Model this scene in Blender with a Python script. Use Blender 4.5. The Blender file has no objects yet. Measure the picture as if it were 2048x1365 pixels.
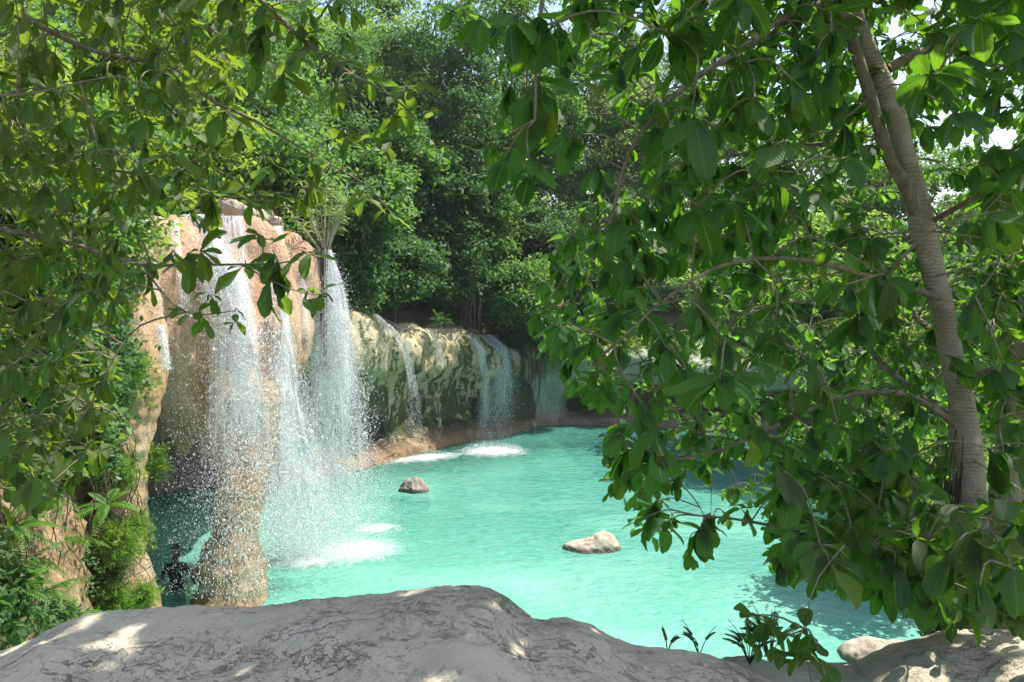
import bpy, bmesh, math, random
import numpy as np
from mathutils import Vector, Matrix

random.seed(7)
RNG = np.random.default_rng(11)
PI = math.pi
scene = bpy.context.scene
COL = scene.collection

# ------------------------------------------------------------------ camera
F = 1577.0                      # focal length in pixels of the 2048 px photograph
CAMZ = 6.0
PITCH = math.radians(4.06)
cam_data = bpy.data.cameras.new('camera')
cam_data.sensor_width = 36.0
cam_data.lens = 36.0 * F / 2048.0
cam_data.clip_start = 0.05
cam_data.clip_end = 2000
cam = bpy.data.objects.new('camera', cam_data)
cam.location = (0, 0, CAMZ)
cam.rotation_euler = (PI / 2 - PITCH, 0, 0)
COL.objects.link(cam)
scene.camera = cam


def P(px, py, D):
    """world point at forward distance D seen at photo pixel px, py"""
    px = np.asarray(px, float); py = np.asarray(py, float); D = np.asarray(D, float)
    a = (px - 1024.0) / F
    b = (682.5 - py) / F
    dy = math.cos(PITCH) + b * math.sin(PITCH)
    dz = -math.sin(PITCH) + b * math.cos(PITCH)
    return np.stack(np.broadcast_arrays(a / dy * D, D, CAMZ + dz / dy * D), -1)


def W(px, py, z=0.0):
    """world point on the horizontal plane z"""
    q = P(px, py, 1.0)
    t = (z - CAMZ) / (q[..., 2] - CAMZ)
    return np.stack([q[..., 0] * t, q[..., 1] * t, np.full_like(t, z)], -1)


# ------------------------------------------------------------------ noise
def _h(i, j, k):
    i = i.astype(np.int64); j = j.astype(np.int64); k = k.astype(np.int64)
    n = (i * 73856093) ^ (j * 19349663) ^ (k * 83492791)
    n = (n ^ (n >> 13)) * 1274126177 & 0x7fffffff
    n = (n ^ (n >> 16)) & 0xffffff
    return n / 16777215.0


def vnoise(p):
    i = np.floor(p); f = p - i
    u = f * f * (3 - 2 * f)
    r = 0
    for a in (0, 1):
        wx = u[:, 0] if a else 1 - u[:, 0]
        for b in (0, 1):
            wy = u[:, 1] if b else 1 - u[:, 1]
            for c in (0, 1):
                wz = u[:, 2] if c else 1 - u[:, 2]
                r = r + wx * wy * wz * _h(i[:, 0] + a, i[:, 1] + b, i[:, 2] + c)
    return r * 2 - 1


def fbm(p, scale=1.0, octv=4, gain=0.5, seed=0.0):
    p = np.asarray(p, float) / scale + seed * 17.31
    a, s, t = 1.0, 0.0, 0.0
    for _ in range(octv):
        s = s + a * vnoise(p); t += a
        p = p * 2.03 + 5.7; a *= gain
    return s / t


def ridged(p, scale=1.0, octv=3, seed=0.0):
    p = np.asarray(p, float) / scale + seed * 13.7
    a, s, t = 1.0, 0.0, 0.0
    for _ in range(octv):
        s = s + a * (1 - np.abs(vnoise(p))); t += a
        p = p * 2.1 + 3.3; a *= 0.5
    return s / t


def sm(a, b, x):
    t = np.clip((np.asarray(x, float) - a) / (b - a), 0, 1)
    return t * t * (3 - 2 * t)


# ------------------------------------------------------------------ objects
BASE = {}


def tag(o, label=None, cat=None, group=None, kind=None):
    if label: o['label'] = label
    if cat: o['category'] = cat
    if group: o['group'] = group
    if kind: o['kind'] = kind
    return o


def thing(name, loc, label, cat, group=None):
    o = bpy.data.objects.new(name, None)
    o.empty_display_size = 0.2
    o.location = tuple(float(c) for c in loc)
    COL.objects.link(o)
    BASE[o.name] = np.array(loc, float)
    return tag(o, label, cat, group)


def mk(name, V, Fc, mat, parent=None, origin=None, smooth=True, rnd=None, uv=None):
    """V (n,3) world coordinates, Fc (m,k) array of faces (or list of lists)"""
    V = np.asarray(V, float)
    base = np.zeros(3)
    if parent is not None:
        base = BASE[parent.name]
    elif origin is not None:
        base = np.array(origin, float)
    me = bpy.data.meshes.new(name)
    Vl = V - base
    if isinstance(Fc, np.ndarray):
        k = Fc.shape[1]; m = Fc.shape[0]
        me.vertices.add(len(Vl)); me.vertices.foreach_set('co', Vl.astype(np.float32).ravel())
        me.loops.add(m * k); me.loops.foreach_set('vertex_index', Fc.astype(np.int32).ravel())
        me.polygons.add(m)
        me.polygons.foreach_set('loop_start', np.arange(0, m * k, k, dtype=np.int32))
        me.polygons.foreach_set('loop_total', np.full(m, k, dtype=np.int32))
        me.update(calc_edges=True)
        me.validate(verbose=False)
    else:
        me.from_pydata([tuple(v) for v in Vl], [], Fc)
    if smooth:
        me.polygons.foreach_set('use_smooth', np.ones(len(me.polygons), dtype=bool))
    if rnd is not None:
        at = me.attributes.new('rnd', 'FLOAT', 'POINT')
        at.data.foreach_set('value', np.asarray(rnd, np.float32))
    if uv is not None:
        ul = me.uv_layers.new(name='UVMap')
        vi = np.empty(len(me.loops), dtype=np.int32)
        me.loops.foreach_get('vertex_index', vi)
        ul.data.foreach_set('uv', np.asarray(uv, np.float32)[vi].ravel())
    if mat is not None:
        me.materials.append(mat)
    me.update()
    o = bpy.data.objects.new(name, me)
    COL.objects.link(o)
    if parent is not None:
        o.parent = parent
    else:
        o.location = tuple(base)
    BASE[o.name] = base
    return o


class MB:
    """gathers pieces of quads into one mesh"""
    def __init__(s): s.V = []; s.Q = []; s.R = []; s.U = []; s.n = 0

    def add(s, V, Q, r=0.0, uv=None):
        V = np.asarray(V, float).reshape(-1, 3); Q = np.asarray(Q, int)
        s.V.append(V); s.Q.append(Q + s.n)
        s.R.append(np.broadcast_to(np.asarray(r, float), (len(V),)))
        s.U.append(np.zeros((len(V), 2)) if uv is None else uv)
        s.n += len(V)

    def build(s, name, mat, parent=None, origin=None, smooth=True, uv=False):
        if not s.V: return None
        return mk(name, np.concatenate(s.V), np.concatenate(s.Q), mat, parent, origin, smooth,
                  np.concatenate(s.R), np.concatenate(s.U) if uv else None)


def resample(pts, step):
    pts = np.asarray(pts, float)
    # catmull-rom through the control points, then even steps
    n = len(pts)
    if n > 2:
        ext = np.vstack([2 * pts[0] - pts[1], pts, 2 * pts[-1] - pts[-2]])
        out = []
        for i in range(1, n):
            p0, p1, p2, p3 = ext[i - 1], ext[i], ext[i + 1], ext[i + 2]
            t = np.linspace(0, 1, 12, endpoint=False)[:, None]
            out.append(0.5 * ((2 * p1) + (-p0 + p2) * t + (2 * p0 - 5 * p1 + 4 * p2 - p3) * t ** 2 + (-p0 + 3 * p1 - 3 * p2 + p3) * t ** 3))
        pts = np.vstack(out + [pts[-1:]])
    d = np.r_[0, np.cumsum(np.linalg.norm(np.diff(pts[:, :3], axis=0), axis=1))]
    m = max(2, int(d[-1] / step) + 1)
    s = np.linspace(0, d[-1], m)
    return np.stack([np.interp(s, d, pts[:, c]) for c in range(pts.shape[1])], -1)


def tube(path, radii, sides=6, wob=0.0, seed=0):
    path = np.asarray(path, float)
    n = len(path)
    radii = np.broadcast_to(np.asarray(radii, float), (n,))
    T = np.gradient(path, axis=0)
    T /= np.linalg.norm(T, axis=1)[:, None] + 1e-9
    ref = np.array([0.0, 1.0, 0.0]) if abs(T[0][1]) < 0.8 else np.array([1.0, 0, 0])
    N = np.cross(T, ref); N /= np.linalg.norm(N, axis=1)[:, None] + 1e-9
    for i in range(1, n):
        if np.dot(N[i], N[i - 1]) < 0: N[i] = -N[i]
    B = np.cross(T, N)
    a = np.linspace(0, 2 * PI, sides, endpoint=False)
    R = radii[:, None]
    if wob:
        q = path[:, None, :] + 0.5 * (np.cos(a)[None, :, None] * N[:, None, :])
        R = R * (1 + wob * fbm(q.reshape(-1, 3), 0.25, 2, seed=seed).reshape(n, sides))
    V = path[:, None, :] + R[..., None] * (np.cos(a)[None, :, None] * N[:, None, :] + np.sin(a)[None, :, None] * B[:, None, :])
    i = np.arange(n - 1)[:, None]; j = np.arange(sides)[None, :]
    j2 = (j + 1) % sides
    Q = np.stack(np.broadcast_arrays(i * sides + j, i * sides + j2, (i + 1) * sides + j2, (i + 1) * sides + j), -1).reshape(-1, 4)
    V = V.reshape(-1, 3)
    # closed tip
    V = np.vstack([V, path[-1:]])
    k = len(V) - 1
    jj = np.arange(0, sides, 2)
    tip = np.stack([(n - 1) * sides + jj, (n - 1) * sides + (jj + 1) % sides, (n - 1) * sides + (jj + 2) % sides, np.full_like(jj, k)], -1)
    return V, np.vstack([Q, tip])


def grid_faces(nu, nv):
    i = np.arange(nu - 1)[:, None]; j = np.arange(nv - 1)[None, :]
    return np.stack(np.broadcast_arrays(i * nv + j, (i + 1) * nv + j, (i + 1) * nv + j + 1, i * nv + j + 1), -1).reshape(-1, 4)


def unit(v):
    v = np.asarray(v, float)
    return v / (np.linalg.norm(v, axis=-1, keepdims=True) + 1e-9)


# ------------------------------------------------------------------ materials
class G:
    """small helper round a node tree"""
    def __init__(s, name):
        s.m = bpy.data.materials.new(name)
        s.m.use_nodes = True
        s.t = s.m.node_tree
        s.t.nodes.clear()
        s.out = s.t.nodes.new('ShaderNodeOutputMaterial')

    def n(s, typ, **kw):
        nd = s.t.nodes.new('ShaderNode' + typ)
        ins = kw.pop('ins', {})
        for k, v in kw.items(): setattr(nd, k, v)
        for k, v in ins.items(): s.set(nd.inputs[k], v)
        return nd

    def set(s, sock, v):
        if isinstance(v, bpy.types.NodeSocket): s.t.links.new(v, sock)
        elif isinstance(v, bpy.types.Node): s.t.links.new(v.outputs[0], sock)
        else:
            if isinstance(v, (tuple, list)) and len(v) == 3 and sock.type == 'RGBA': v = (*v, 1.0)
            sock.default_value = v

    def pos(s): return s.n('NewGeometry').outputs['Position']

    def scale(s, vec, sx, sy, sz):
        return s.n('Mapping', ins={'Vector': vec, 'Scale': (sx, sy, sz)}).outputs[0]

    def noise(s, vec, sc, det=4, rough=0.55, dist=0.0):
        return s.n('TexNoise', ins={'Vector': vec, 'Scale': sc, 'Detail': det, 'Roughness': rough, 'Distortion': dist}).outputs['Fac']

    def ramp(s, fac, stops, interp='LINEAR'):
        nd = s.n('ValToRGB', ins={'Fac': fac})
        cr = nd.color_ramp; cr.interpolation = interp
        while len(cr.elements) > 1: cr.elements.remove(cr.elements[-1])
        for k, (p, c) in enumerate(stops):
            e = cr.elements[0] if k == 0 else cr.elements.new(p)
            e.position = p
            if not isinstance(c, (tuple, list)): c = (c, c, c)
            e.color = (*c, 1.0)
        return nd.outputs[0]

    def mix(s, fac, a, b, mode='MIX'):
        nd = s.n('MixRGB', blend_type=mode)
        s.set(nd.inputs[0], fac); s.set(nd.inputs[1], a); s.set(nd.inputs[2], b)
        return nd.outputs[0]

    def math(s, op, a, b=0.0, c=None, clamp=False):
        nd = s.n('Math', operation=op, use_clamp=clamp)
        s.set(nd.inputs[0], a); s.set(nd.inputs[1], b)
        if c is not None: s.set(nd.inputs[2], c)
        return nd.outputs[0]

    def mr(s, v, a, b, c=0.0, d=1.0):
        return s.n('MapRange', ins={'Value': v, 'From Min': a, 'From Max': b, 'To Min': c, 'To Max': d}).outputs[0]

    def bump(s, h, strength=0.5, dist=0.02, normal=None):
        nd = s.n('Bump', ins={'Height': h, 'Strength': strength, 'Distance': dist})
        if normal is not None: s.set(nd.inputs['Normal'], normal)
        return nd.outputs[0]

    def bsdf(s, color, rough=0.6, normal=None, spec=0.4, **kw):
        nd = s.n('BsdfPrincipled', ins={'Base Color': color, 'Roughness': rough, 'Specular IOR Level': spec})
        if normal is not None: s.set(nd.inputs['Normal'], normal)
        for k, v in kw.items(): s.set(nd.inputs[k], v)
        return nd.outputs[0]

    def addmix(s, fac, a, b):
        nd = s.n('MixShader')
        s.set(nd.inputs[0], fac); s.set(nd.inputs[1], a); s.set(nd.inputs[2], b)
        return nd.outputs[0]

    def done(s, sh):
        s.t.links.new(sh, s.out.inputs['Surface'])
        return s.m


def leaf_mat(name, dark, mid, back, trans, tfac=0.4, rough=0.38, veins=True, old=True, spec=0.45):
    g = G(name)
    r = g.n('Attribute', attribute_name='rnd').outputs['Fac']
    col = g.ramp(r, [(0.0, dark), (0.75, mid), (0.965, tuple(1.35 * c for c in mid))] + ([(0.985, (0.30, 0.26, 0.02))] if old else []))
    nrm = None
    tcol = g.mix(g.math('MULTIPLY', r, 0.6), trans, tuple(c * q for c, q in zip(trans, (1.7, 1.15, 1.0))))
    if veins:
        uv = g.n('UVMap').outputs[0]
        sx = g.n('SeparateXYZ', ins={0: uv})
        v = g.math('SUBTRACT', sx.outputs[0], 0.5)
        av = g.math('ABSOLUTE', v)
        rib = g.mr(av, 0.022, 0.055, 1.0, 0.0)
        w = g.math('SUBTRACT', g.math('MULTIPLY', sx.outputs[1], 11.0), g.math('MULTIPLY', av, 7.0))
        sv = g.math('ABSOLUTE', g.math('SUBTRACT', g.math('FRACT', w), 0.5))
        svl = g.mr(sv, 0.0, 0.10, 1.0, 0.0)
        nn = g.noise(g.pos(), 55, 3)
        col = g.mix(g.mr(nn, 0.35, 0.75), col, g.mix(0.45, col, mid))
        col = g.mix(g.math('MULTIPLY', svl, 0.22), col, back)
        col = g.mix(g.math('MULTIPLY', rib, 0.85), col, (0.22, 0.30, 0.09))
        spots = g.noise(g.pos(), 38, 2)
        col = g.mix(g.mr(spots, 0.70, 0.73), col, (0.17, 0.12, 0.03))
        edge_ = g.math('ADD', g.math('MULTIPLY', av, 1.0), g.math('MULTIPLY', g.noise(g.pos(), 18, 3), 0.5))
        col = g.mix(g.math('MULTIPLY', g.mr(edge_, 0.765, 0.80), 0.8), col, (0.14, 0.10, 0.03))
        hgt = g.math('ADD', g.math('MULTIPLY', svl, -0.5), g.math('MULTIPLY', sv, 0.8))
        nrm = g.bump(hgt, 0.35, 0.004)
        tcol = g.mix(g.math('MULTIPLY', svl, 0.25), tcol, (0.05, 0.14, 0.01))
        tcol = g.mix(g.math('MULTIPLY', rib, 0.7), tcol, (0.40, 0.55, 0.12))
    bf = g.n('NewGeometry').outputs['Backfacing']
    colb = g.mix(bf, col, g.mix(0.7, col, back))
    rg = g.mix(bf, (rough,) * 3, (0.62,) * 3)
    p = g.bsdf(colb, rg, nrm, spec)
    t = g.n('BsdfTranslucent', ins={'Color': tcol})
    if nrm is not None: g.set(t.inputs['Normal'], nrm)
    return g.done(g.addmix(tfac, p, t.outputs[0]))


M = {}
M['fig_leaf'] = leaf_mat('fig_leaf', (0.003, 0.019, 0.006), (0.011, 0.047, 0.010), (0.042, 0.066, 0.018), (0.23, 0.60, 0.025), 0.34, 0.24, spec=0.42)
M['bank_leaf'] = leaf_mat('bank_leaf', (0.005, 0.024, 0.006), (0.022, 0.062, 0.010), (0.065, 0.085, 0.020), (0.30, 0.54, 0.03), 0.35, 0.26, spec=0.5)
M['dark_leaf'] = leaf_mat('dark_leaf', (0.018, 0.055, 0.020), (0.045, 0.12, 0.034), (0.07, 0.12, 0.04), (0.13, 0.34, 0.06), 0.33, 0.4, veins=False, old=False)
M['mid_leaf'] = leaf_mat('mid_leaf', (0.026, 0.080, 0.024), (0.070, 0.185, 0.042), (0.09, 0.15, 0.05), (0.22, 0.48, 0.06), 0.36, 0.42, veins=False, old=False)
M['light_leaf'] = leaf_mat('light_leaf', (0.048, 0.125, 0.032), (0.105, 0.23, 0.05), (0.13, 0.19, 0.06), (0.34, 0.60, 0.07), 0.38, 0.45, veins=False, old=False)
M['pale_leaf'] = leaf_mat('pale_leaf', (0.075, 0.15, 0.06), (0.15, 0.26, 0.09), (0.15, 0.21, 0.09), (0.30, 0.50, 0.12), 0.36, 0.45, veins=False, old=False)
M['fern_leaf'] = leaf_mat('fern_leaf', (0.030, 0.095, 0.014), (0.085, 0.19, 0.022), (0.12, 0.2, 0.05), (0.35, 0.62, 0.05), 0.38, 0.5, veins=False, old=False)


def bark_mat(name, a, b, ring=None, sc=6.0):
    g = G(name)
    p = g.pos()
    n1 = g.noise(g.scale(p, sc, sc, sc * 0.35), 1.6, 5)
    n2 = g.noise(p, 14, 4)
    col = g.mix(g.mr(n1, 0.3, 0.7), a, b)
    pt_ = g.noise(p, 3.2, 5, 0.7, 0.6)
    col = g.mix(g.mr(pt_, 0.54, 0.66, 0.0, 0.55), col, tuple(c * 0.5 for c in a))
    col = g.mix(g.mr(n2, 0.55, 0.75, 0.0, 0.5), col, tuple(min(1, c * 1.7 + 0.03) for c in b))
    h = g.math('ADD', n1, g.math('MULTIPLY', n2, 0.5))
    if ring:
        wv = g.n('TexWave', wave_type='BANDS', bands_direction='Z', ins={'Vector': p, 'Scale': ring, 'Distortion': 5.0, 'Detail': 4.0, 'Detail Scale': 2.2}).outputs['Fac']
        brk = g.noise(p, 9, 3)
        rf = g.math('MULTIPLY', g.mr(wv, 0.62, 0.95), g.mr(brk, 0.38, 0.62))
        col = g.mix(g.math('MULTIPLY', rf, 0.38), col, tuple(c * 0.45 for c in a))
        h = g.math('ADD', h, g.math('MULTIPLY', rf, -0.9))
    return g.done(g.bsdf(col, 0.85, g.bump(h, 0.6, 0.012), 0.2))


M['fig_bark'] = bark_mat('fig_bark', (0.33, 0.26, 0.175), (0.54, 0.44, 0.31), ring=15.0)
M['twig_bark'] = bark_mat('twig_bark', (0.15, 0.115, 0.07), (0.34, 0.27, 0.18), sc=20)
M['forest_bark'] = bark_mat('forest_bark', (0.06, 0.048, 0.036), (0.16, 0.135, 0.10))
M['pale_stem'] = bark_mat('pale_stem', (0.30, 0.27, 0.18), (0.5, 0.46, 0.34))
M['root'] = bark_mat('root', (0.05, 0.036, 0.024), (0.15, 0.11, 0.075), sc=12)


def grey_rock(name, a, b, c, dirt, sc=1.0, wet=False):
    g = G(name)
    p = g.pos()
    big = g.noise(p, 1.3 * sc, 5, 0.6)
    fine = g.noise(p, 26 * sc, 6, 0.7)
    med = g.noise(p, 5.5 * sc, 6, 0.62, 0.4)
    col = g.ramp(med, [(0.28, a), (0.5, b), (0.72, c)])
    col = g.mix(g.mr(big, 0.38, 0.62), col, g.mix(0.4, col, dirt))
    if wet:
        zz = g.n('SeparateXYZ', ins={0: p}).outputs[2]
        col = g.mix(g.math('MULTIPLY', g.mr(g.math('ADD', zz, g.math('MULTIPLY', med, 0.08)), 0.16, 0.10), 0.75), col, (0.07, 0.075, 0.045))
    # dark weathered pits gathered along wandering bands
    ln = g.noise(g.scale(p, 1, 1.8, 1.8), 2.6 * sc, 7, 0.66, 1.1)
    ln2 = g.noise(g.scale(p, 1.5, 1, 1), 5.5 * sc, 6, 0.7, 0.8)
    crack = g.math('MAXIMUM', g.mr(g.math('ABSOLUTE', g.math('SUBTRACT', ln, 0.5)), 0.0, 0.011, 1.0, 0.0), g.mr(g.math('ABSOLUTE', g.math('SUBTRACT', ln2, 0.5)), 0.0, 0.007, 0.6, 0.0))
    gate = g.mr(g.noise(p, 2.1 * sc, 4, 0.6), 0.45, 0.56)
    crk = g.math('MULTIPLY', crack, gate)
    pit = g.math('MULTIPLY', g.mr(g.noise(g.scale(p, 1, 1.25, 1.25), 24 * sc, 7, 0.78, 0.5), 0.56, 0.62), g.mr(g.noise(p, 2.6 * sc, 4, 0.6), 0.48, 0.60))
    dots = g.math('MULTIPLY', g.mr(g.n('TexVoronoi', ins={'Vector': p, 'Scale': 42.0 * sc}).outputs['Distance'], 0.30, 0.16), g.mr(g.noise(p, 4.0 * sc, 5, 0.7), 0.54, 0.66))
    dk = g.math('MAXIMUM', g.math('MAXIMUM', g.math('MULTIPLY', crk, 0.62), g.math('MULTIPLY', pit, 0.32)), g.math('MULTIPLY', dots, 0.6), clamp=True)
    col = g.mix(dk, col, (0.035, 0.032, 0.026))
    col = g.mix(g.mr(fine, 0.3, 0.7, 0.0, 0.35), col, a)
    h = g.math('SUBTRACT', g.math('ADD', g.math('MULTIPLY', med, 0.7), g.math('ADD', g.math('MULTIPLY', fine, 0.42), g.math('MULTIPLY', g.noise(p, 90, 4, 0.7), 0.12))), g.math('MULTIPLY', dk, 0.5))
    return g.done(g.bsdf(col, 0.92, g.bump(h, 0.9, 0.035), 0.15))


M['grey_rock'] = grey_rock('grey_rock', (0.50, 0.435, 0.315), (0.63, 0.555, 0.405), (0.69, 0.61, 0.45), (0.47, 0.39, 0.27), 1.0)
M['pool_rock'] = grey_rock('pool_rock', (0.30, 0.24, 0.18), (0.50, 0.43, 0.34), (0.58, 0.52, 0.42), (0.32, 0.28, 0.20), 1.3, True)
M['dark_boulder'] = grey_rock('dark_boulder', (0.24, 0.20, 0.165), (0.35, 0.29, 0.245), (0.43, 0.37, 0.315), (0.22, 0.18, 0.14), 1.2, True)


def travertine(name):
    g = G(name)
    p = g.pos()
    st = g.noise(g.scale(p, 1.6, 1.6, 0.28), 1.2, 6, 0.62, 0.5)
    st2 = g.noise(g.scale(p, 4.5, 4.5, 0.8), 1.3, 5, 0.6, 0.3)
    big = g.noise(p, 0.55, 3, 0.5)
    col = g.ramp(st, [(0.25, (0.42, 0.26, 0.13)), (0.42, (0.56, 0.37, 0.21)), (0.56, (0.64, 0.49, 0.32)), (0.75, (0.72, 0.61, 0.45))])
    col = g.mix(g.mr(big, 0.46, 0.62, 0.0, 0.8), col, (0.54, 0.30, 0.13))
    z = g.n('SeparateXYZ', ins={0: p}).outputs[2]
    top = g.math('MULTIPLY', g.mr(z, 4.6, 6.4), g.mr(st2, 0.34, 0.6))
    col = g.mix(g.math('MULTIPLY', top, 0.7), col, (0.54, 0.27, 0.16))
    gran = g.noise(p, 20, 5, 0.7)
    col = g.mix(g.mr(gran, 0.48, 0.66, 0.0, 0.6), col, (0.24, 0.14, 0.06))
    fib = g.noise(g.scale(p, 7, 7, 1.5), 1.6, 7, 0.75, 0.6)
    col = g.mix(g.mr(fib, 0.53, 0.68, 0.0, 0.5), col, (0.34, 0.18, 0.08))
    col = g.mix(g.mr(fib, 0.46, 0.34, 0.0, 0.5), col, (0.72, 0.60, 0.47))
    low = g.math('MULTIPLY', g.mr(z, 3.4, 1.0), g.mr(st2, 0.40, 0.58))
    col = g.mix(g.math('MULTIPLY', low, 0.55), col, (0.20, 0.155, 0.085))
    h = g.math('ADD', g.math('ADD', g.math('MULTIPLY', st2, 0.8), g.math('MULTIPLY', fib, 0.7)), g.math('MULTIPLY', gran, 0.6))
    return g.done(g.bsdf(col, 0.5, g.bump(h, 0.9, 0.10), 0.4))


M['travertine'] = travertine('travertine')


def mossy(name):
    g = G(name)
    p = g.pos()
    n1 = g.noise(g.scale(p, 1, 1, 0.8), 0.9, 7, 0.68, 0.5)
    n2 = g.noise(p, 4.2, 7, 0.72, 0.4)
    n3 = g.noise(p, 15, 5, 0.75)
    col = g.ramp(n1, [(0.28, (0.33, 0.26, 0.13)), (0.44, (0.47, 0.39, 0.21)), (0.56, (0.55, 0.48, 0.30)), (0.72, (0.60, 0.57, 0.44))])
    col = g.mix(g.mr(n2, 0.50, 0.66, 0.0, 0.75), col, (0.26, 0.19, 0.085))
    z = g.n('SeparateXYZ', ins={0: p}).outputs[2]
    st = g.noise(g.scale(p, 1.3, 1.3, 0.32), 1.6, 7, 0.7, 0.35)
    m = g.math('ADD', g.math('ADD', g.math('MULTIPLY', st, 0.7), g.math('MULTIPLY', n2, 0.3)), g.mr(z, 1.2, 4.4, 0.10, -0.015))
    col = g.mix(g.mr(m, 0.525, 0.575, 0.0, 0.92), col, (0.050, 0.080, 0.018))
    dk = g.noise(g.scale(p, 1.0, 1.0, 0.42), 1.25, 8, 0.74, 0.9)
    d2 = g.math('ADD', g.math('ADD', g.math('MULTIPLY', dk, 0.75), g.math('MULTIPLY', n3, 0.25)), g.mr(z, 0.3, 3.2, 0.09, -0.10))
    col = g.mix(g.mr(d2, 0.535, 0.585, 0.0, 0.93), col, (0.030, 0.030, 0.022))
    wp = g.mix(0.7, p, g.n('TexNoise', ins={'Vector': p, 'Scale': 1.1, 'Detail': 5.0}).outputs['Color'], 'ADD')
    vo = g.n('TexVoronoi', feature='DISTANCE_TO_EDGE', ins={'Vector': g.scale(wp, 0.7, 0.7, 1.0), 'Scale': 1.1}).outputs['Distance']
    ck = g.math('MULTIPLY', g.mr(vo, 0.0, 0.05, 1.0, 0.0), g.mr(n1, 0.42, 0.55))
    ck = g.math('MULTIPLY', ck, g.mr(n2, 0.5, 0.6))
    col = g.mix(g.math('MULTIPLY', ck, 0.5), col, (0.03, 0.028, 0.02))
    base = g.mr(z, 0.7, 0.2)
    col = g.mix(g.math('MULTIPLY', base, 0.85), col, (0.36, 0.22, 0.12))
    h = g.math('ADD', g.math('ADD', g.math('MULTIPLY', n1, 0.6), g.math('MULTIPLY', n2, 0.9)), g.math('SUBTRACT', g.math('MULTIPLY', n3, 0.35), g.math('MULTIPLY', ck, 0.6)))
    return g.done(g.bsdf(col, 0.72, g.bump(h, 0.9, 0.14), 0.3))


M['mossy'] = mossy('mossy')


def cave_rock(name, zb=1.35, br=(0.28, 0.20, 0.135)):
    g = G(name)
    p = g.pos()
    n1 = g.noise(p, 0.9, 6, 0.65, 0.5)
    n2 = g.noise(p, 5, 6, 0.7)
    col = g.ramp(n1, [(0.28, (0.15, 0.18, 0.09)), (0.5, (0.32, 0.36, 0.24)), (0.7, (0.46, 0.48, 0.36))])
    z = g.n('SeparateXYZ', ins={0: p}).outputs[2]
    col = g.mix(g.mr(z, zb + .4, zb), col, br)
    col = g.mix(g.mr(n2, 0.52, 0.68, 0.0, 0.6), col, (0.13, 0.14, 0.06))
    h = g.math('ADD', n1, g.math('MULTIPLY', n2, 0.6))
    return g.done(g.bsdf(col, 0.85, g.bump(h, 0.7, 0.1), 0.2))


M['cave_rock'] = cave_rock('cave_rock')
M['pale_wall'] = cave_rock('pale_wall', 0.25, (0.40, 0.28, 0.18))


def earth(name, a, b, c, sc=1.0):
    g = G(name)
    p = g.pos()
    n1 = g.noise(p, 1.1 * sc, 6, 0.65, 0.6)
    n2 = g.noise(p, 11 * sc, 6, 0.72)
    col = g.ramp(n1, [(0.3, a), (0.5, b), (0.68, c)])
    col = g.mix(g.mr(n2, 0.45, 0.75, 0.0, 0.7), col, tuple(x * 0.4 for x in a))
    h = g.math('ADD', n1, g.math('MULTIPLY', n2, 0.6))
    return g.done(g.bsdf(col, 0.95, g.bump(h, 0.9, 0.06), 0.1))


M['earth'] = earth('earth', (0.12, 0.08, 0.045), (0.27, 0.18, 0.10), (0.44, 0.31, 0.19))
M['forest_floor'] = earth('forest_floor', (0.05, 0.06, 0.02), (0.09, 0.085, 0.04), (0.17, 0.13, 0.07))


def ground_mat():
    g = G('ground')
    p = g.pos()
    z = g.n('SeparateXYZ', ins={0: p}).outputs[2]
    n1 = g.noise(p, 0.5, 6, 0.6)
    soil = g.ramp(n1, [(0.3, (0.06, 0.075, 0.025)), (0.55, (0.10, 0.10, 0.045)), (0.75, (0.19, 0.14, 0.08))])
    bed = g.ramp(n1, [(0.3, (0.40, 0.40, 0.26)), (0.6, (0.62, 0.58, 0.38))])
    col = g.mix(g.mr(z, 0.0, 0.35), bed, soil)
    return g.done(g.bsdf(col, 0.95, g.bump(g.noise(p, 6, 6), 0.6, 0.06), 0.1))


M['ground'] = ground_mat()


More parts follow.
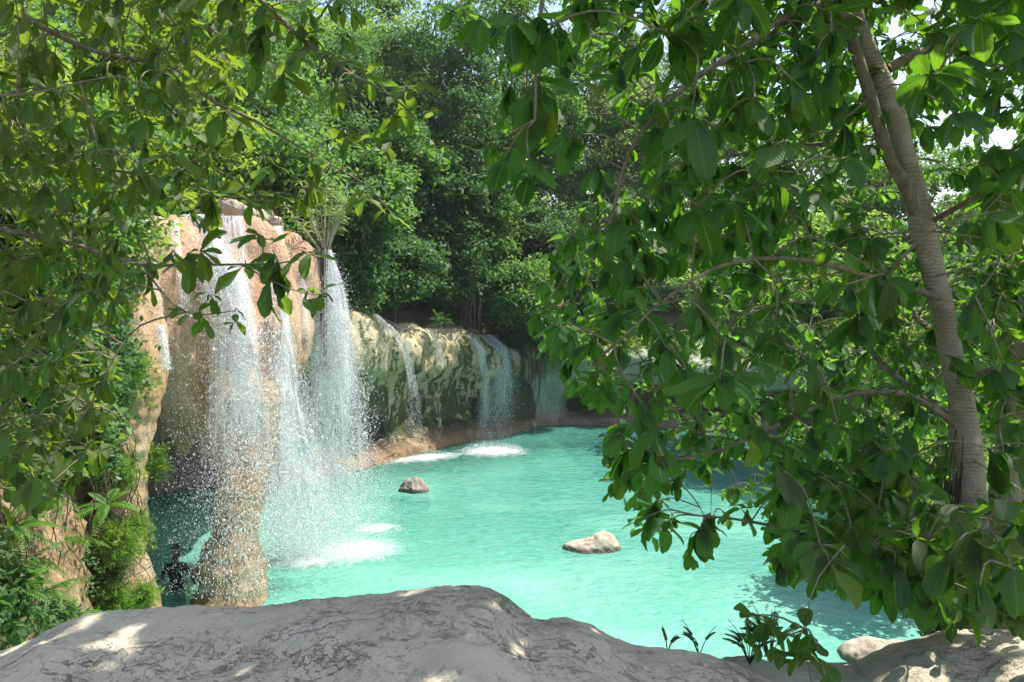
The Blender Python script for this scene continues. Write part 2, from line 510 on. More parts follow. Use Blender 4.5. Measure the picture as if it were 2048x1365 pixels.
def water_mat():
    g = G('water')
    p = g.pos()
    w1 = g.noise(g.scale(p, 1, 1.5, 1), 1.6, 3, 0.55, 0.6)
    w2 = g.noise(g.scale(p, 1, 1.4, 1), 4.6, 4, 0.6, 0.5)
    w3 = g.n('TexVoronoi', feature='SMOOTH_F1', ins={'Vector': g.scale(g.mix(0.35, p, g.n('TexNoise', ins={'Vector': p, 'Scale': 2.2}).outputs['Color'], 'ADD'), 1, 1.5, 1), 'Scale': 2.6, 'Smoothness': 0.6}).outputs['Distance']
    h = g.math('ADD', g.math('MULTIPLY', w1, 1.0), g.math('ADD', g.math('MULTIPLY', w2, 0.45), g.math('MULTIPLY', w3, 0.35)))
    nrm = g.bump(h, 0.45, 0.22)
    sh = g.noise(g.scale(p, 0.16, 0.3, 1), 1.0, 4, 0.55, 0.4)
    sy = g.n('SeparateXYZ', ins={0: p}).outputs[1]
    near = g.mr(sy, 29.0, 12.5)  # darkens with distance: painted tree shade as well as deeper water
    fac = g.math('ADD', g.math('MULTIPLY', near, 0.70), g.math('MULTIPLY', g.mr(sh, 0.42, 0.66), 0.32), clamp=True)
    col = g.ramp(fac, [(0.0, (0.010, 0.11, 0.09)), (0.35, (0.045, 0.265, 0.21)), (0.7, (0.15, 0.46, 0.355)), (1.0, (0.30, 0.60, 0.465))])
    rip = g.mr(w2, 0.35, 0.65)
    col = g.mix(g.math('MULTIPLY', rip, 0.30), col, g.mix(0.5, col, (0.5, 0.85, 0.72)))  # ripple light painted in as a paler tint of the water
    b = g.n('BsdfPrincipled', ins={'Base Color': col, 'Roughness': 0.07, 'IOR': 1.33, 'Normal': nrm, 'Specular IOR Level': 0.5})
    tr = g.n('BsdfTransparent', ins={'Color': (0.50, 0.90, 0.80, 1)})
    return g.done(g.addmix(0.27, b.outputs[0], tr.outputs[0]))


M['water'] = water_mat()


def drop_mat():
    g = G('spray')
    d = g.n('BsdfDiffuse', ins={'Color': (0.93, 0.95, 0.96, 1)})
    t = g.n('BsdfTranslucent', ins={'Color': (0.93, 0.96, 0.97, 1)})
    return g.done(g.addmix(0.5, d.outputs[0], t.outputs[0]))


M['spray'] = drop_mat()


def sheet_mat(name, amount):
    """falling film of water: white strands with clear gaps between, uv x = across, y = down"""
    g = G(name)
    uv = g.n('UVMap').outputs[0]
    s = g.n('SeparateXYZ', ins={0: uv})
    a = g.noise(g.scale(uv, 9, 1.1, 1), 2.2, 6, 0.7, 0.35)
    b = g.noise(g.scale(uv, 26, 9, 1), 2.0, 5, 0.75, 0.6)
    c = g.math('ADD', g.math('MULTIPLY', a, 0.62), g.math('MULTIPLY', b, 0.38))
    ed = g.math('MULTIPLY', s.outputs[0], g.math('SUBTRACT', 1.0, s.outputs[0]))
    edge = g.mr(ed, 0.0, 0.16)
    thr = g.mr(s.outputs[1], 0.0, 1.0, 0.47 - amount, 0.60 - amount)
    al = g.math('MULTIPLY', g.mr(g.math('SUBTRACT', c, thr), -0.05, 0.10), edge, clamp=True)
    veil = g.math('MULTIPLY', g.mr(g.noise(g.scale(uv, 5, 1.3, 1), 1.7, 5, 0.65, 0.3), 0.36, 0.68, 0.02, 0.42), g.mr(ed, 0.0, 0.24))
    al = g.math('MAXIMUM', al, veil)
    fade = g.mr(s.outputs[1], 1.0, 0.80)
    al = g.math('MULTIPLY', al, fade)
    d = g.n('BsdfDiffuse', ins={'Color': (0.93, 0.95, 0.96, 1)})
    t = g.n('BsdfTranslucent', ins={'Color': (0.93, 0.96, 0.97, 1)})
    m = g.addmix(0.4, d.outputs[0], t.outputs[0])
    return g.done(g.addmix(g.math('MULTIPLY', al, 0.93), g.n('BsdfTransparent').outputs[0], m))


M['sheet_thick'] = sheet_mat('water_sheet_thick', 0.10)
M['sheet_thin'] = sheet_mat('water_sheet_thin', 0.02)


def foam_mat():
    g = G('foam')
    uv = g.n('UVMap').outputs[0]
    s = g.n('SeparateXYZ', ins={0: uv})
    p = g.pos()
    n = g.math('ADD', g.math('MULTIPLY', g.noise(p, 2.2, 6, 0.7, 0.6), 0.55), g.math('MULTIPLY', g.noise(p, 12, 5, 0.75), 0.45))
    al = g.math('MULTIPLY', g.mr(g.math('ADD', n, g.math('MULTIPLY', s.outputs[0], -0.48)), 0.06, 0.56), 0.72, clamp=True)
    d = g.n('BsdfDiffuse', ins={'Color': (0.92, 0.95, 0.95, 1)})
    return g.done(g.addmix(al, g.n('BsdfTransparent').outputs[0], d.outputs[0]))


M['foam'] = foam_mat()


def plain(name, c, rough=0.6, spec=0.4):
    g = G(name)
    n = g.noise(g.pos(), 30, 4)
    return g.done(g.bsdf(g.mix(g.mr(n, 0.3, 0.7), tuple(x * 0.8 for x in c), c), rough, g.bump(n, 0.2, 0.004), spec))


M['skin'] = plain('skin', (0.16, 0.085, 0.055), 0.4)
M['shirt'] = plain('wet_shirt', (0.018, 0.02, 0.024), 0.35)
M['hair'] = plain('hair', (0.012, 0.010, 0.009), 0.4)

# ------------------------------------------------------------------ setting: ground with the pool basin, water
POOL = np.array([(-2.9, 4.4), (-0.6, 3.3), (1.5, 3.3), (2.1, 4.5), (3.0, 4.9), (5.2, 5.4), (7.6, 8.5), (10.5, 13), (15, 20), (16, 30), (14, 36.5), (8, 37), (2.2, 35.0), (0.8, 32.8),
                 (-2.6, 30.4), (-5.4, 27.2), (-7.2, 24.6), (-9.4, 23.4), (-12.2, 22.9), (-12.8, 18), (-9.2, 14.6), (-7.4, 12.8), (-6.4, 10.0), (-4.6, 6.6)], float)


def sdist(poly, x, y):
    """signed distance to polygon (negative inside)"""
    p = np.stack([x, y], -1)
    d = np.full(len(x), 1e9); ins = np.zeros(len(x), bool)
    n = len(poly)
    for i in range(n):
        a, b = poly[i], poly[(i + 1) % n]
        ab = b - a
        t = np.clip(((p - a) @ ab) / (ab @ ab), 0, 1)
        d = np.minimum(d, np.linalg.norm(p - (a + t[:, None] * ab), axis=1))
        c = ((a[1] > y) != (b[1] > y)) & (x < (b[0] - a[0]) * (y - a[1]) / (b[1] - a[1] + 1e-12) + a[0])
        ins ^= c
    return np.where(ins, -d, d)


def plateau(x, y):
    h = np.full(len(x), 4.15)
    h = h + 2.7 * sm(-4.6, -7.0, x) * sm(5.5, 8.5, y) * sm(26, 22, y)
    far = sm(26, 31, y)
    h = h + far * (0.3 + 1.4 * sm(0, -9, x)) + sm(34, 120, y) * 9.0
    h = h - 1.6 * sm(5, 9, x) * sm(6, 12, y) * sm(40, 30, y)
    return h


def axis(segs):
    return np.unique(np.concatenate([np.arange(a, b, s) for a, b, s in segs]))


gx = axis([(-400, -60, 25), (-60, -20, 2.5), (-20, 22, 0.3), (22, 60, 2.5), (60, 401, 25)])
gy = axis([(-60, 0, 4), (0, 42, 0.3), (42, 90, 2.5), (90, 601, 30)])
X, Y = np.meshgrid(gx, gy, indexing='ij')
x, y = X.ravel(), Y.ravel()
sd = sdist(POOL, x, y)
h = plateau(x, y)
nz = fbm(np.stack([x, y, 0 * x], -1), 6, 4)
bed = -0.25 - 1.9 * sm(0, -3.5, sd) + 0.5 * nz
z = np.where(sd < 0, bed, bed + (h + 0.5 * nz - bed) * sm(0.0, 0.9, sd))
ground = mk('ground', np.stack([x, y, z], -1), grid_faces(len(gx), len(gy)), M['ground'])
tag(ground, kind='structure')

wx = np.arange(-15, 19.01, 0.5); wy = np.arange(5, 39.01, 0.5)
X, Y = np.meshgrid(wx, wy, indexing='ij')
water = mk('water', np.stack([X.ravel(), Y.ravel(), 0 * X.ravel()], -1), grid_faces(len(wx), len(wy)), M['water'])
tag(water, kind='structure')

# ------------------------------------------------------------------ rock modelling
_ICO = None


def ico():
    global _ICO
    if _ICO is None:
        bm = bmesh.new(); bmesh.ops.create_icosphere(bm, subdivisions=3, radius=1)
        _ICO = (np.array([v.co[:] for v in bm.verts]), np.array([[v.index for v in f.verts] for f in bm.faces]))
        bm.free()
    return _ICO


class Rock:
    """union of closed lumps, remeshed into one skin and roughened"""
    def __init__(s): s.V = []; s.Fc = []; s.n = 0

    def add(s, V, Fl):
        s.V.append(np.asarray(V, float)); s.Fc += [[i + s.n for i in f] for f in Fl]; s.n += len(V)

    def ell(s, c, r, tilt=0.0):
        V, Fc = ico()
        V = V * np.asarray(r, float)
        if tilt:
            R = np.array(Matrix.Rotation(tilt, 3, 'Y'))
            V = V @ R.T
        s.add(V + np.asarray(c, float), Fc.tolist())

    def chain(s, pts, step=0.5):
        """pts: (x,y,z,rx,ry,rz) resampled into overlapping lumps"""
        for q in resample(np.asarray(pts, float), step): s.ell(q[:3], q[3:6])

    def prism(s, poly, z0, z1):
        """z0,z1 numbers or per-vertex lists"""
        n = len(poly)
        z0 = np.broadcast_to(z0, (n,)); z1 = np.broadcast_to(z1, (n,))
        V = [(p[0], p[1], a) for p, a in zip(poly, z0)] + [(p[0], p[1], a) for p, a in zip(poly, z1)]
        Fl = [list(range(n))[::-1], list(range(n, 2 * n))] + [[i, (i + 1) % n, n + (i + 1) % n, n + i] for i in range(n)]
        s.add(V, Fl)

    def build(s, name, mat, voxel, disp, parent=None, origin=None, smooth_it=6):
        me = bpy.data.meshes.new('tmp')
        me.from_pydata([tuple(v) for v in np.vstack(s.V)], [], s.Fc)
        bm = bmesh.new(); bm.from_mesh(me); bmesh.ops.recalc_face_normals(bm, faces=bm.faces); bm.to_mesh(me); bm.free()
        o = bpy.data.objects.new('tmp', me); COL.objects.link(o)
        md = o.modifiers.new('r', 'REMESH'); md.mode = 'VOXEL'; md.voxel_size = voxel
        sm_ = o.modifiers.new('s', 'SMOOTH'); sm_.iterations = smooth_it; sm_.factor = 0.5
        dg = bpy.context.evaluated_depsgraph_get()
        ev = o.evaluated_get(dg)
        m2 = bpy.data.meshes.new_from_object(ev)
        nv = len(m2.vertices)
        V = np.empty(nv * 3, np.float32); m2.vertices.foreach_get('co', V); V = V.reshape(-1, 3).astype(float)
        N = np.empty(nv * 3, np.float32); m2.vertices.foreach_get('normal', N); N = N.reshape(-1, 3).astype(float)
        V = V + N * disp(V, N)[:, None]
        Fc = [list(p.vertices) for p in m2.polygons]
        if all(len(f) == 4 for f in Fc): Fc = np.array(Fc)
        bpy.data.objects.remove(o); bpy.data.meshes.remove(me); bpy.data.meshes.remove(m2)
        return mk(name, V, Fc, mat, parent, origin)


def d_flute(V, N):
    q = V * np.array([1, 1, 0.22])
    return 0.20 * fbm(V, 1.3, 4) + 0.12 * fbm(q, 0.35, 4, seed=2) + 0.05 * fbm(V, 0.3, 4, 0.6, seed=3)


def d_rock(a=0.3, s=1.4):
    def f(V, N):
        return a * fbm(V, s, 5, 0.55) + 0.35 * a * (ridged(V, s * 0.45, 3, seed=4) - 0.6)
    return f


# ---- the main waterfall cliff of orange travertine
wf = Rock()
lipL = [P(180, 425, 13.2), P(300, 425, 14.6), P(430, 432, 16.1), P(540, 452, 17.3), P(648, 492, 18.6)]
poly = [(q[0], q[1]) for q in lipL]
poly += [(-4.6, 20.0), (-5.6, 24.6), (-14.5, 26), (-15, 12.6)]
ztop = [q[2] - 0.12 for q in lipL] + [6.6, 6.4, 7.4, 7.6]
wf.prism(poly, [4.4, 4.3, 4.0, 4.4, 5.4, 5.4, 4.6, 3.6, 3.6], ztop)
# bulging face under the lip
for (px, py, D, rx, ry, rz) in [(290, 540, 14.7, .75, .8, 1.0), (350, 560, 15.3, .8, .8, 1.2), (430, 590, 15.9, .85, .8, 1.0), (500, 560, 16.7, .8, .8, 1.3), (575, 570, 17.7, .75, .7, 1.2),
                                (350, 700, 15.2, .75, .8, 1.2), (430, 700, 15.6, .9, .85, 1.3), (515, 680, 16.4, .85, .8, 1.4), (570, 660, 17.2, .6, .7, 1.1), (375, 790, 15.4, .75, .8, .9),
                                (450, 800, 15.6, .85, .8, 1.2), (520, 790, 16.1, .55, .7, 1.0)]:
    wf.ell(P(px, py, D), (rx, ry, rz))
cliff = wf.build('waterfall_cliff', M['travertine'], 0.075, d_flute)
tag(cliff, kind='structure')

pil = Rock()
pl = [(470, 800, 15.6, .95, .8, .6), (478, 870, 15.5, .78, .7, .5), (484, 930, 15.3, .62, .6, .5), (478, 990, 15.1, .52, .55, .5), (472, 1050, 15.0, .45, .5, .5), (468, 1090, 14.9, .50, .5, .5),
      (462, 1130, 14.8, .68, .6, .4), (468, 1170, 14.7, .64, .6, .4), (455, 1215, 14.6, .74, .7, .4), (450, 1270, 14.5, .85, .8, .4)]
pil.chain([[*P(a, b, c), *r] for a, b, c, *r in pl], 0.3)
for (px, y0, y1, r) in [(428, 860, 1010, .12), (444, 860, 1040, .11), (404, 850, 930, .13), (362, 840, 925, .13), (378, 840, 895, .11), (345, 830, 880, .12), (458, 880, 1050, .10), (325, 830, 868, .13)]:
    for t in np.linspace(0, 1, 12):
        pil.ell(P(px, y0 + (y1 - y0) * t, 15.0), (r * (1.25 - t), r * (1.25 - t), .16))
pil.build('rock_pillar', M['travertine'], 0.05, lambda V, N: 0.55 * d_flute(V, N), parent=cliff, smooth_it=4)

# orange buttress at the left, standing in the pool
bt = Rock()
bl = [(225, 620, 13.6, .75, .9, .6), (262, 700, 13.4, .52, .7, .5), (280, 760, 13.3, .40, .6, .5), (268, 830, 13.3, .36, .6, .5), (258, 890, 13.2, .30, .55, .5), (262, 960, 13.2, .26, .5, .5),
      (258, 1030, 13.1, .28, .5, .5), (248, 1100, 13.0, .30, .55, .5), (262, 1160, 12.9, .30, .55, .4), (270, 1210, 12.8, .34, .6, .4), (270, 1290, 12.7, .5, .7, .5)]
bt.chain([[*P(a, b, c), *r] for a, b, c, *r in bl], 0.3)
bt.build('rock_buttress', M['travertine'], 0.05, lambda V, N: 0.5 * d_flute(V, N) + 0.05 * fbm(V, 0.16, 3), parent=cliff, smooth_it=4)

# back wall of the cave behind the pillar
cw = Rock()
cw.prism([(-13.2, 22.6), (-9.6, 23.2), (-7.4, 24.2), (-6.2, 26.0), (-9, 28), (-14, 27)], -1.0, 5.2)
cw.chain([[-12.8, 22.8, .1, .9, .8, .35], [-9.8, 23.0, .1, .9, .7, .32], [-7.0, 24.6, .1, .8, .7, .3]], .5)
tag(cw.build('cave_wall', M['cave_rock'], 0.14, d_rock(0.35, 1.5)), kind='structure')


# ---- swept cliffs: profile (out, z) along a plan path
def swept(name, path, prof, mat, ds, du, disp):
    """path: rows x,y,topz ; prof: rows (out toward the pool, z as share of topz 0..1+ )"""
    pa = resample(path, ds)
    T = np.gradient(pa[:, :2], axis=0); T = unit(T)
    Nn = np.stack([T[:, 1], -T[:, 0]], -1)         # to the right of the path = toward the pool
    pr = resample(prof, du)
    V = np.zeros((len(pa), len(pr), 3))
    V[..., 0] = pa[:, None, 0] + Nn[:, None, 0] * pr[None, :, 0]
    V[..., 1] = pa[:, None, 1] + Nn[:, None, 1] * pr[None, :, 0]
    V[..., 2] = np.where(pr[None, :, 1] > 0, pr[None, :, 1] * pa[:, None, 2], pr[None, :, 1] * 3)
    dU = np.gradient(V, axis=0); dV = np.gradient(V, axis=1)
    Nf = unit(np.cross(dU, dV))
    V = V + Nf * disp(V.reshape(-1, 3)).reshape(len(pa), len(pr), 1)
    return tag(mk(name, V.reshape(-1, 3), grid_faces(len(pa), len(pr)), mat), kind='structure')


def d_moss(q):
    return 0.42 * fbm(q, 2.2, 5, 0.55) + 0.34 * (ridged(q, 1.0, 5, seed=5) - 0.6) + 0.10 * fbm(q, 0.4, 4, .6, seed=6)


mpath = []
for (px, py, zt) in [(560, 965, 5.9), (700, 935, 5.25), (790, 912, 4.75), (880, 886, 4.25), (960, 872, 3.95), (1015, 862, 3.45), (1040, 846, 2.95)]:
    q = W(px, py); mpath.append((q[0], q[1], zt))
q = mpath[-1]; mpath.append((q[0] - 0.4, q[1] + 2.2, 3.0))
mprof = [(0.75, -0.5), (0.55, 0.0), (0.25, 0.07), (-0.1, 0.16), (-0.15, 0.30), (-0.05, 0.45), (0.12, 0.55), (0.40, 0.61), (0.55, 0.68), (0.60, 0.80), (0.45, 0.91), (0.05, 0.985), (-0.7, 1.03), (-1.6, 1.09), (-2.8, 1.16), (-4.5, 1.2)]
swept('mossy_cliff', mpath, mprof, M['mossy'], 0.06, 0.05, d_moss)

cpath = []
for (px, py, zt) in [(1020, 850, 3.3), (1090, 848, 3.1), (1160, 846, 3.2), (1260, 850, 3.2), (1400, 856, 3.0), (1560, 862, 2.9), (1760, 880, 3.0), (1960, 920, 3.0), (2200, 970, 3.0)]:
    q = W(px, py); cpath.append((q[0], q[1], zt))
# solid foot of the wall left of the cave
swept('rock_wall', cpath[:2] + [(cpath[1][0] + 0.75, cpath[1][1] + 0.4, 3.1), (cpath[1][0] + 0.9, cpath[1][1] + 2.5, 3.1)],
      [(0.5, -0.5), (0.3, 0.05), (0.05, 0.2), (0.1, 0.5), (0.15, 0.75), (0.0, 0.95), (-0.6, 1.05), (-2.5, 1.15)], M['pale_wall'], 0.09, 0.08,
      lambda q: 0.30 * fbm(q, 1.4, 5) + 0.2 * (ridged(q, .8, 3) - .6))
# overhanging cave: lip, roof, back wall and brown ledge
swept('cave_overhang', cpath[1:], [(0.7, -0.6), (0.45, 0.02), (-0.2, 0.09), (-1.4, 0.12), (-2.1, 0.2), (-2.3, 0.4), (-1.7, 0.53), (-0.6, 0.54), (-0.05, 0.56), (0.10, 0.66), (0.05, 0.85), (-0.3, 0.97), (-1.2, 1.06), (-3.5, 1.2)],
      M['cave_rock'], 0.08, 0.07, lambda q: 0.40 * fbm(q, 1.6, 6, .58) + 0.30 * (ridged(q, .9, 5) - .6))

# ---- left bank of earth and roots
bpath = [(-2.8, 3.2, 5.4), (-3.9, 5.2, 6.0), (-5.1, 7.4, 6.6), (-6.2, 9.6, 7.0), (-7.2, 11.8, 7.0), (-7.9, 13.4, 6.6)]
# swept() puts 'out' to the right of the direction of travel, i.e. toward the pool here
swept('earth_bank', bpath, [(0.9, -0.5), (0.7, 0.0), (0.5, 0.25), (0.2, 0.45), (0.25, 0.6), (0.05, 0.75), (-0.1, 0.9), (-0.5, 1.0), (-1.6, 1.05), (-3.5, 1.08)], M['earth'], 0.06, 0.05,
      lambda q: 0.45 * fbm(q, 1.1, 5, 0.6) + 0.28 * (ridged(q, .6, 5) - .6) + 0.07 * fbm(q, .14, 3))

from mathutils.bvhtree import BVHTree


def hitter(objs):
    V, Fc = [], []
    for o in objs:
        n = len(V); mw = np.array(o.location) if o.parent is None else np.array(o.parent.location)
        V += [tuple(np.array(v.co[:]) + mw) for v in o.data.vertices]
        Fc += [[i + n for i in p.vertices] for p in o.data.polygons]
    tree = BVHTree.FromPolygons(V, Fc)

    def f(px, py, default):
        q = P(px, py, 1.0) - np.array([0, 0, CAMZ])
        h = tree.ray_cast(Vector((0, 0, CAMZ)), Vector(q))
        return h[0][1] if h[0] is not None else default
    return f


HIT = hitter([bpy.data.objects['earth_bank'], bpy.data.objects['rock_buttress']])
HITB = hitter([bpy.data.objects['rock_buttress']])
# ------------------------------------------------------------------ boulders
# big foreground rock
cr = np.array([(-330, 1330), (-150, 1320), (0, 1300), (70, 1275), (130, 1242), (180, 1222), (260, 1212), (420, 1216), (500, 1219), (620, 1206), (760, 1192), (850, 1182), (930, 1173), (980, 1178), (1012, 1196), (1040, 1219),
               (1065, 1234), (1130, 1241), (1175, 1251), (1240, 1281), (1275, 1294), (1330, 1298), (1400, 1310), (1480, 1336), (1560, 1372), (1700, 1450)], float)
Dc = 2.62
cp = P(cr[:, 0], cr[:, 1], Dc)
nu, nv = 520, 300
ux = np.linspace(cp[0, 0], cp[-1, 0], nu)
cz = np.interp(ux, cp[:, 0], cp[:, 2])
vy = np.concatenate([np.linspace(0.7, 1.5, 50, endpoint=False), np.linspace(1.5, 3.3, nv - 50)])
X, Y = np.meshgrid(ux, vy, indexing='ij')
Cz = np.repeat(cz[:, None], nv, 1)
p2 = np.stack([X.ravel(), Y.ravel(), 0 * X.ravel()], -1)
crest = Dc + 0.05 * fbm(p2, .7, 2).reshape(X.shape)
d = Y - crest
top = Cz + 0.02 - 0.05 * np.clip(-d, 0, 3) - 0.08 * np.clip(-d, 0, 3) ** 2
top = np.where(d > 0, Cz - 3.2 * d ** 1.5 - 0.5 * d, top)
rollr = 0.10
top = top - 0.02 * np.exp(-(d / rollr) ** 2)
front = 1.35
top = top - np.where(Y < front, 2.4 * (front - Y) ** 1.6, 0)
big = 0.06 * fbm(p2, 0.5, 5, .55).reshape(X.shape) + 0.055 * (ridged(p2 * np.array([.8, 1.3, 1]), 0.33, 4, seed=3).reshape(X.shape) - .62)
ex = sm(0.45, -0.1, d)
crk = ridged(p2 + 0.12 * fbm(p2, .2, 3)[:, None], 0.5, 2, seed=9).reshape(X.shape)
crk = sm(0.93, 0.99, crk)
gate = sm(0.0, 0.35, fbm(p2, 0.7, 3, seed=5).reshape(X.shape))
Zr = top + big * np.clip(-d * 6, 0.18, 1) - 0.045 * crk * gate + 0.013 * fbm(p2, 0.09, 5, .65).reshape(X.shape)
rk = mk('boulder', np.stack([X.ravel(), Y.ravel(), Zr.ravel()], -1), grid_faces(nu, nv), M['grey_rock'], origin=(-0.4, 2.2, 4.2))
tag(rk, 'huge smooth grey limestone boulder with dark cracks filling the bottom foreground', 'rock')


def boulder(lumps, label, mat, voxel=0.04, a=0.12, s=0.6, origin=None, group=None):
    r = Rock()
    for c, rad in lumps: r.ell(c, rad)
    o = r.build('boulder', M[mat], voxel, lambda V, N: a * fbm(V, s, 5, .55) + .4 * a * (ridged(V, s * .5, 3) - .6), origin=origin if origin is not None else lumps[0][0])
    return tag(o, label, 'rock', group)


boulder([(P(1900, 1480, 3.05), (.42, .45, .36)), (P(2060, 1460, 3.0), (.45, .5, .33)), (P(1980, 1440, 3.1), (.4, .4, .32))], 'rounded grey brown boulder in the bottom right corner under the fig leaves', 'grey_rock', .025, .05, .4)
boulder([(P(1600, 1470, 3.1), (.34, .4, .25)), (P(1720, 1480, 3.1), (.34, .4, .26)), (P(1500, 1490, 3.0), (.3, .4, .3))], 'low shaded grey rock saddle between the two big foreground boulders', 'grey_rock', .025, .05, .4)
q = W(1188, 1100); boulder([((q[0], q[1] + .1, -.12), (.66, .42, .38)), ((q[0] + .22, q[1] + .15, .02), (.38, .36, .30)), ((q[0] - .25, q[1] + .1, -.05), (.45, .3, .25)), ((q[0] + .1, q[1] - .1, -.7), (1.1, .9, .55))], 'pale sunlit flat boulder in the middle of the turquoise pool', 'pool_rock', .03, .11, .4, group='boulders standing in the pool')
q = W(825, 985); boulder([((q[0] + .05, q[1] + .2, -.05), (.46, .36, .38)), ((q[0] - .1, q[1] + .2, -.35), (.65, .5, .4))], 'small grey brown boulder poking from the water near the waterfall', 'dark_boulder', .025, .13, .4, group='boulders standing in the pool')
q = W(1750, 1318); boulder([((q[0], q[1] + .1, -.05), (.55, .4, .32)), ((q[0] + .35, q[1] + .1, 0), (.4, .35, .22)), ((q[0] - .1, q[1] + .1, -.4), (.8, .6, .4))], 'pinkish boulder in shallow water behind the right foreground rocks', 'pool_rock', .03, .1, .4, group='boulders standing in the pool')
for (px, py, D, r, lab) in [(462, 410, 16.9, (.36, .3, .22), 'pale grey boulder on the lip of the waterfall, left of two'), (524, 430, 17.9, (.34, .3, .24), 'grey boulder on the waterfall lip beside the pale stemmed shrub')]:
    c = P(px, py + 6, D); r = tuple(np.array(r) * .8); boulder([(c, r), (c + np.array([.25, .1, -.1]), tuple(np.array(r) * .8))], lab, 'pool_rock', .03, .15, .35, group='boulders on the waterfall lip')

# ------------------------------------------------------------------ falling water
_O = np.array([(0, 0, 1), (.5, 0, 0), (0, .5, 0), (-.5, 0, 0), (0, -.5, 0), (0, 0, -1)], float)
_OQ = np.array([[0, 1, 2], [0, 2, 3], [0, 3, 4], [0, 4, 1], [5, 2, 1], [5, 3, 2], [5, 4, 3], [5, 1, 4]])
_T = np.array([(0, 0, 1.0), (.8, 0, -.4), (-.5, .7, -.4), (-.5, -.7, -.4)])
_TQ = np.array([[0, 1, 2], [0, 2, 3], [0, 3, 1], [1, 3, 2]])


def drops(name, pts, size, stretch, parent):
    n = len(pts)
    s = np.asarray(size)[:, None, None]
    R = RNG.uniform(0, 2 * PI, n)
    c, sn = np.cos(R), np.sin(R)
    V = np.repeat(_T[None], n, 0)
    st = np.asarray(stretch)[:, None]
    tx = RNG.normal(0, .35, n)
    V[:, :, 2] *= st
    X = V[:, :, 0] * c[:, None] - V[:, :, 1] * sn[:, None] + V[:, :, 2] * tx[:, None]
    Yv = V[:, :, 0] * sn[:, None] + V[:, :, 1] * c[:, None]
    V = np.stack([X, Yv, V[:, :, 2]], -1) * s * .35 + pts[:, None, :]
    Fc = (_TQ[None] + (np.arange(n) * 4)[:, None, None]).reshape(-1, 3)
    o = mk(name, V.reshape(-1, 3), Fc, M['spray'], parent, smooth=False)
    o['kind'] = 'stuff'
    return o


def stream_pts(ctrl, n, depth_sig=0.25, strands=0, bias=1.0):
    """ctrl rows: px, py, D, half width px.  Returns world points of drops inside the falling stream."""
    c = resample(np.array(ctrl, float), 6.0) if False else np.array(ctrl, float)
    dist = np.r_[0, np.cumsum(np.abs(np.diff(c[:, 1])))]
    t = RNG.uniform(0, 1, n) ** bias * dist[-1]
    px, py, D, w = [np.interp(t, dist, c[:, k]) for k in range(4)]
    if strands:
        k = RNG.integers(0, strands, n)
        off = (RNG.uniform(-.95, .95, strands) * RNG.uniform(.5, 1, strands))[k]
        wob = 0.25 * np.sin(t / 60.0 + k * 2.1)
        lat = off + wob + RNG.normal(0, .10, n) * (0.5 + t / dist[-1] * 2.0)
        mixr = RNG.uniform(0, 1, n) < 0.35
        lat = np.where(mixr, RNG.normal(0, .6, n), lat)
    else:
        lat = RNG.normal(0, .55, n)
    return P(px + lat * w, py, D + RNG.normal(0, depth_sig, n) * (0.4 + t / dist[-1]))


def sheet(name, ctrl, mat, parent, seed=0, curve=0.12):
    """a falling film hung along the control points; ripples across"""
    c = np.array(ctrl, float)
    dist = np.r_[0, np.cumsum(np.abs(np.diff(c[:, 1])))]
    tt = np.linspace(0, dist[-1], 70); nu = 26
    px, py, D, w = [np.interp(tt, dist, c[:, k]) for k in range(4)]
    u = np.linspace(-1, 1, nu)
    PX = px[:, None] + u[None] * w[:, None]
    PY = np.repeat(py[:, None], nu, 1)
    rip = curve * fbm(np.stack([u[None].repeat(70, 0).ravel() * 2.5, (tt[:, None] / 120).repeat(nu, 1).ravel(), 0 * PX.ravel() + seed], -1), .6, 3).reshape(70, nu)
    V = P(PX, PY, D[:, None] + rip + 0.10 * u[None] ** 2)
    uv = np.stack([(u[None].repeat(70, 0) + 1) / 2, (tt[:, None] / dist[-1]).repeat(nu, 1)], -1).reshape(-1, 2)
    uv2 = uv + np.array([0.0, 0.0])
    return mk(name, V.reshape(-1, 3), grid_faces(70, nu), M[mat], parent, uv=uv2)


def foam(name, cx, cy, rx, ry, parent, rot=0.0, z=0.02):
    q = W(cx, cy)
    n, m = 14, 40
    r = np.linspace(0, 1, n); a = np.linspace(0, 2 * PI, m)
    R, A = np.meshgrid(r, a, indexing='ij')
    x = R * np.cos(A) * rx; y = R * np.sin(A) * ry
    X = x * math.cos(rot) - y * math.sin(rot); Yv = x * math.sin(rot) + y * math.cos(rot)
    Zz = z + 0.09 * (1 - R ** 2) * (0.5 + 0.5 * fbm(np.stack([X.ravel(), Yv.ravel(), 0 * X.ravel()], -1), .3, 3).reshape(X.shape))
    V = np.stack([q[0] + X, q[1] + Yv, Zz], -1).reshape(-1, 3)
    uv = np.stack([R.ravel(), A.ravel() / 6.28], -1)
    return mk(name, V, grid_faces(n, m), M['foam'], parent, uv=uv)


def splash(cx, cy, rx, ry, n, hgt):
    q = W(cx, cy)
    r = np.sqrt(RNG.uniform(0, 1, n)); a = RNG.uniform(0, 2 * PI, n)
    return np.stack([q[0] + r * np.cos(a) * rx, q[1] + r * np.sin(a) * ry, .01 + RNG.exponential(hgt, n) * (1.15 - r)], -1)


def sz(n, a, b): return a * np.exp(RNG.normal(0, b, n))


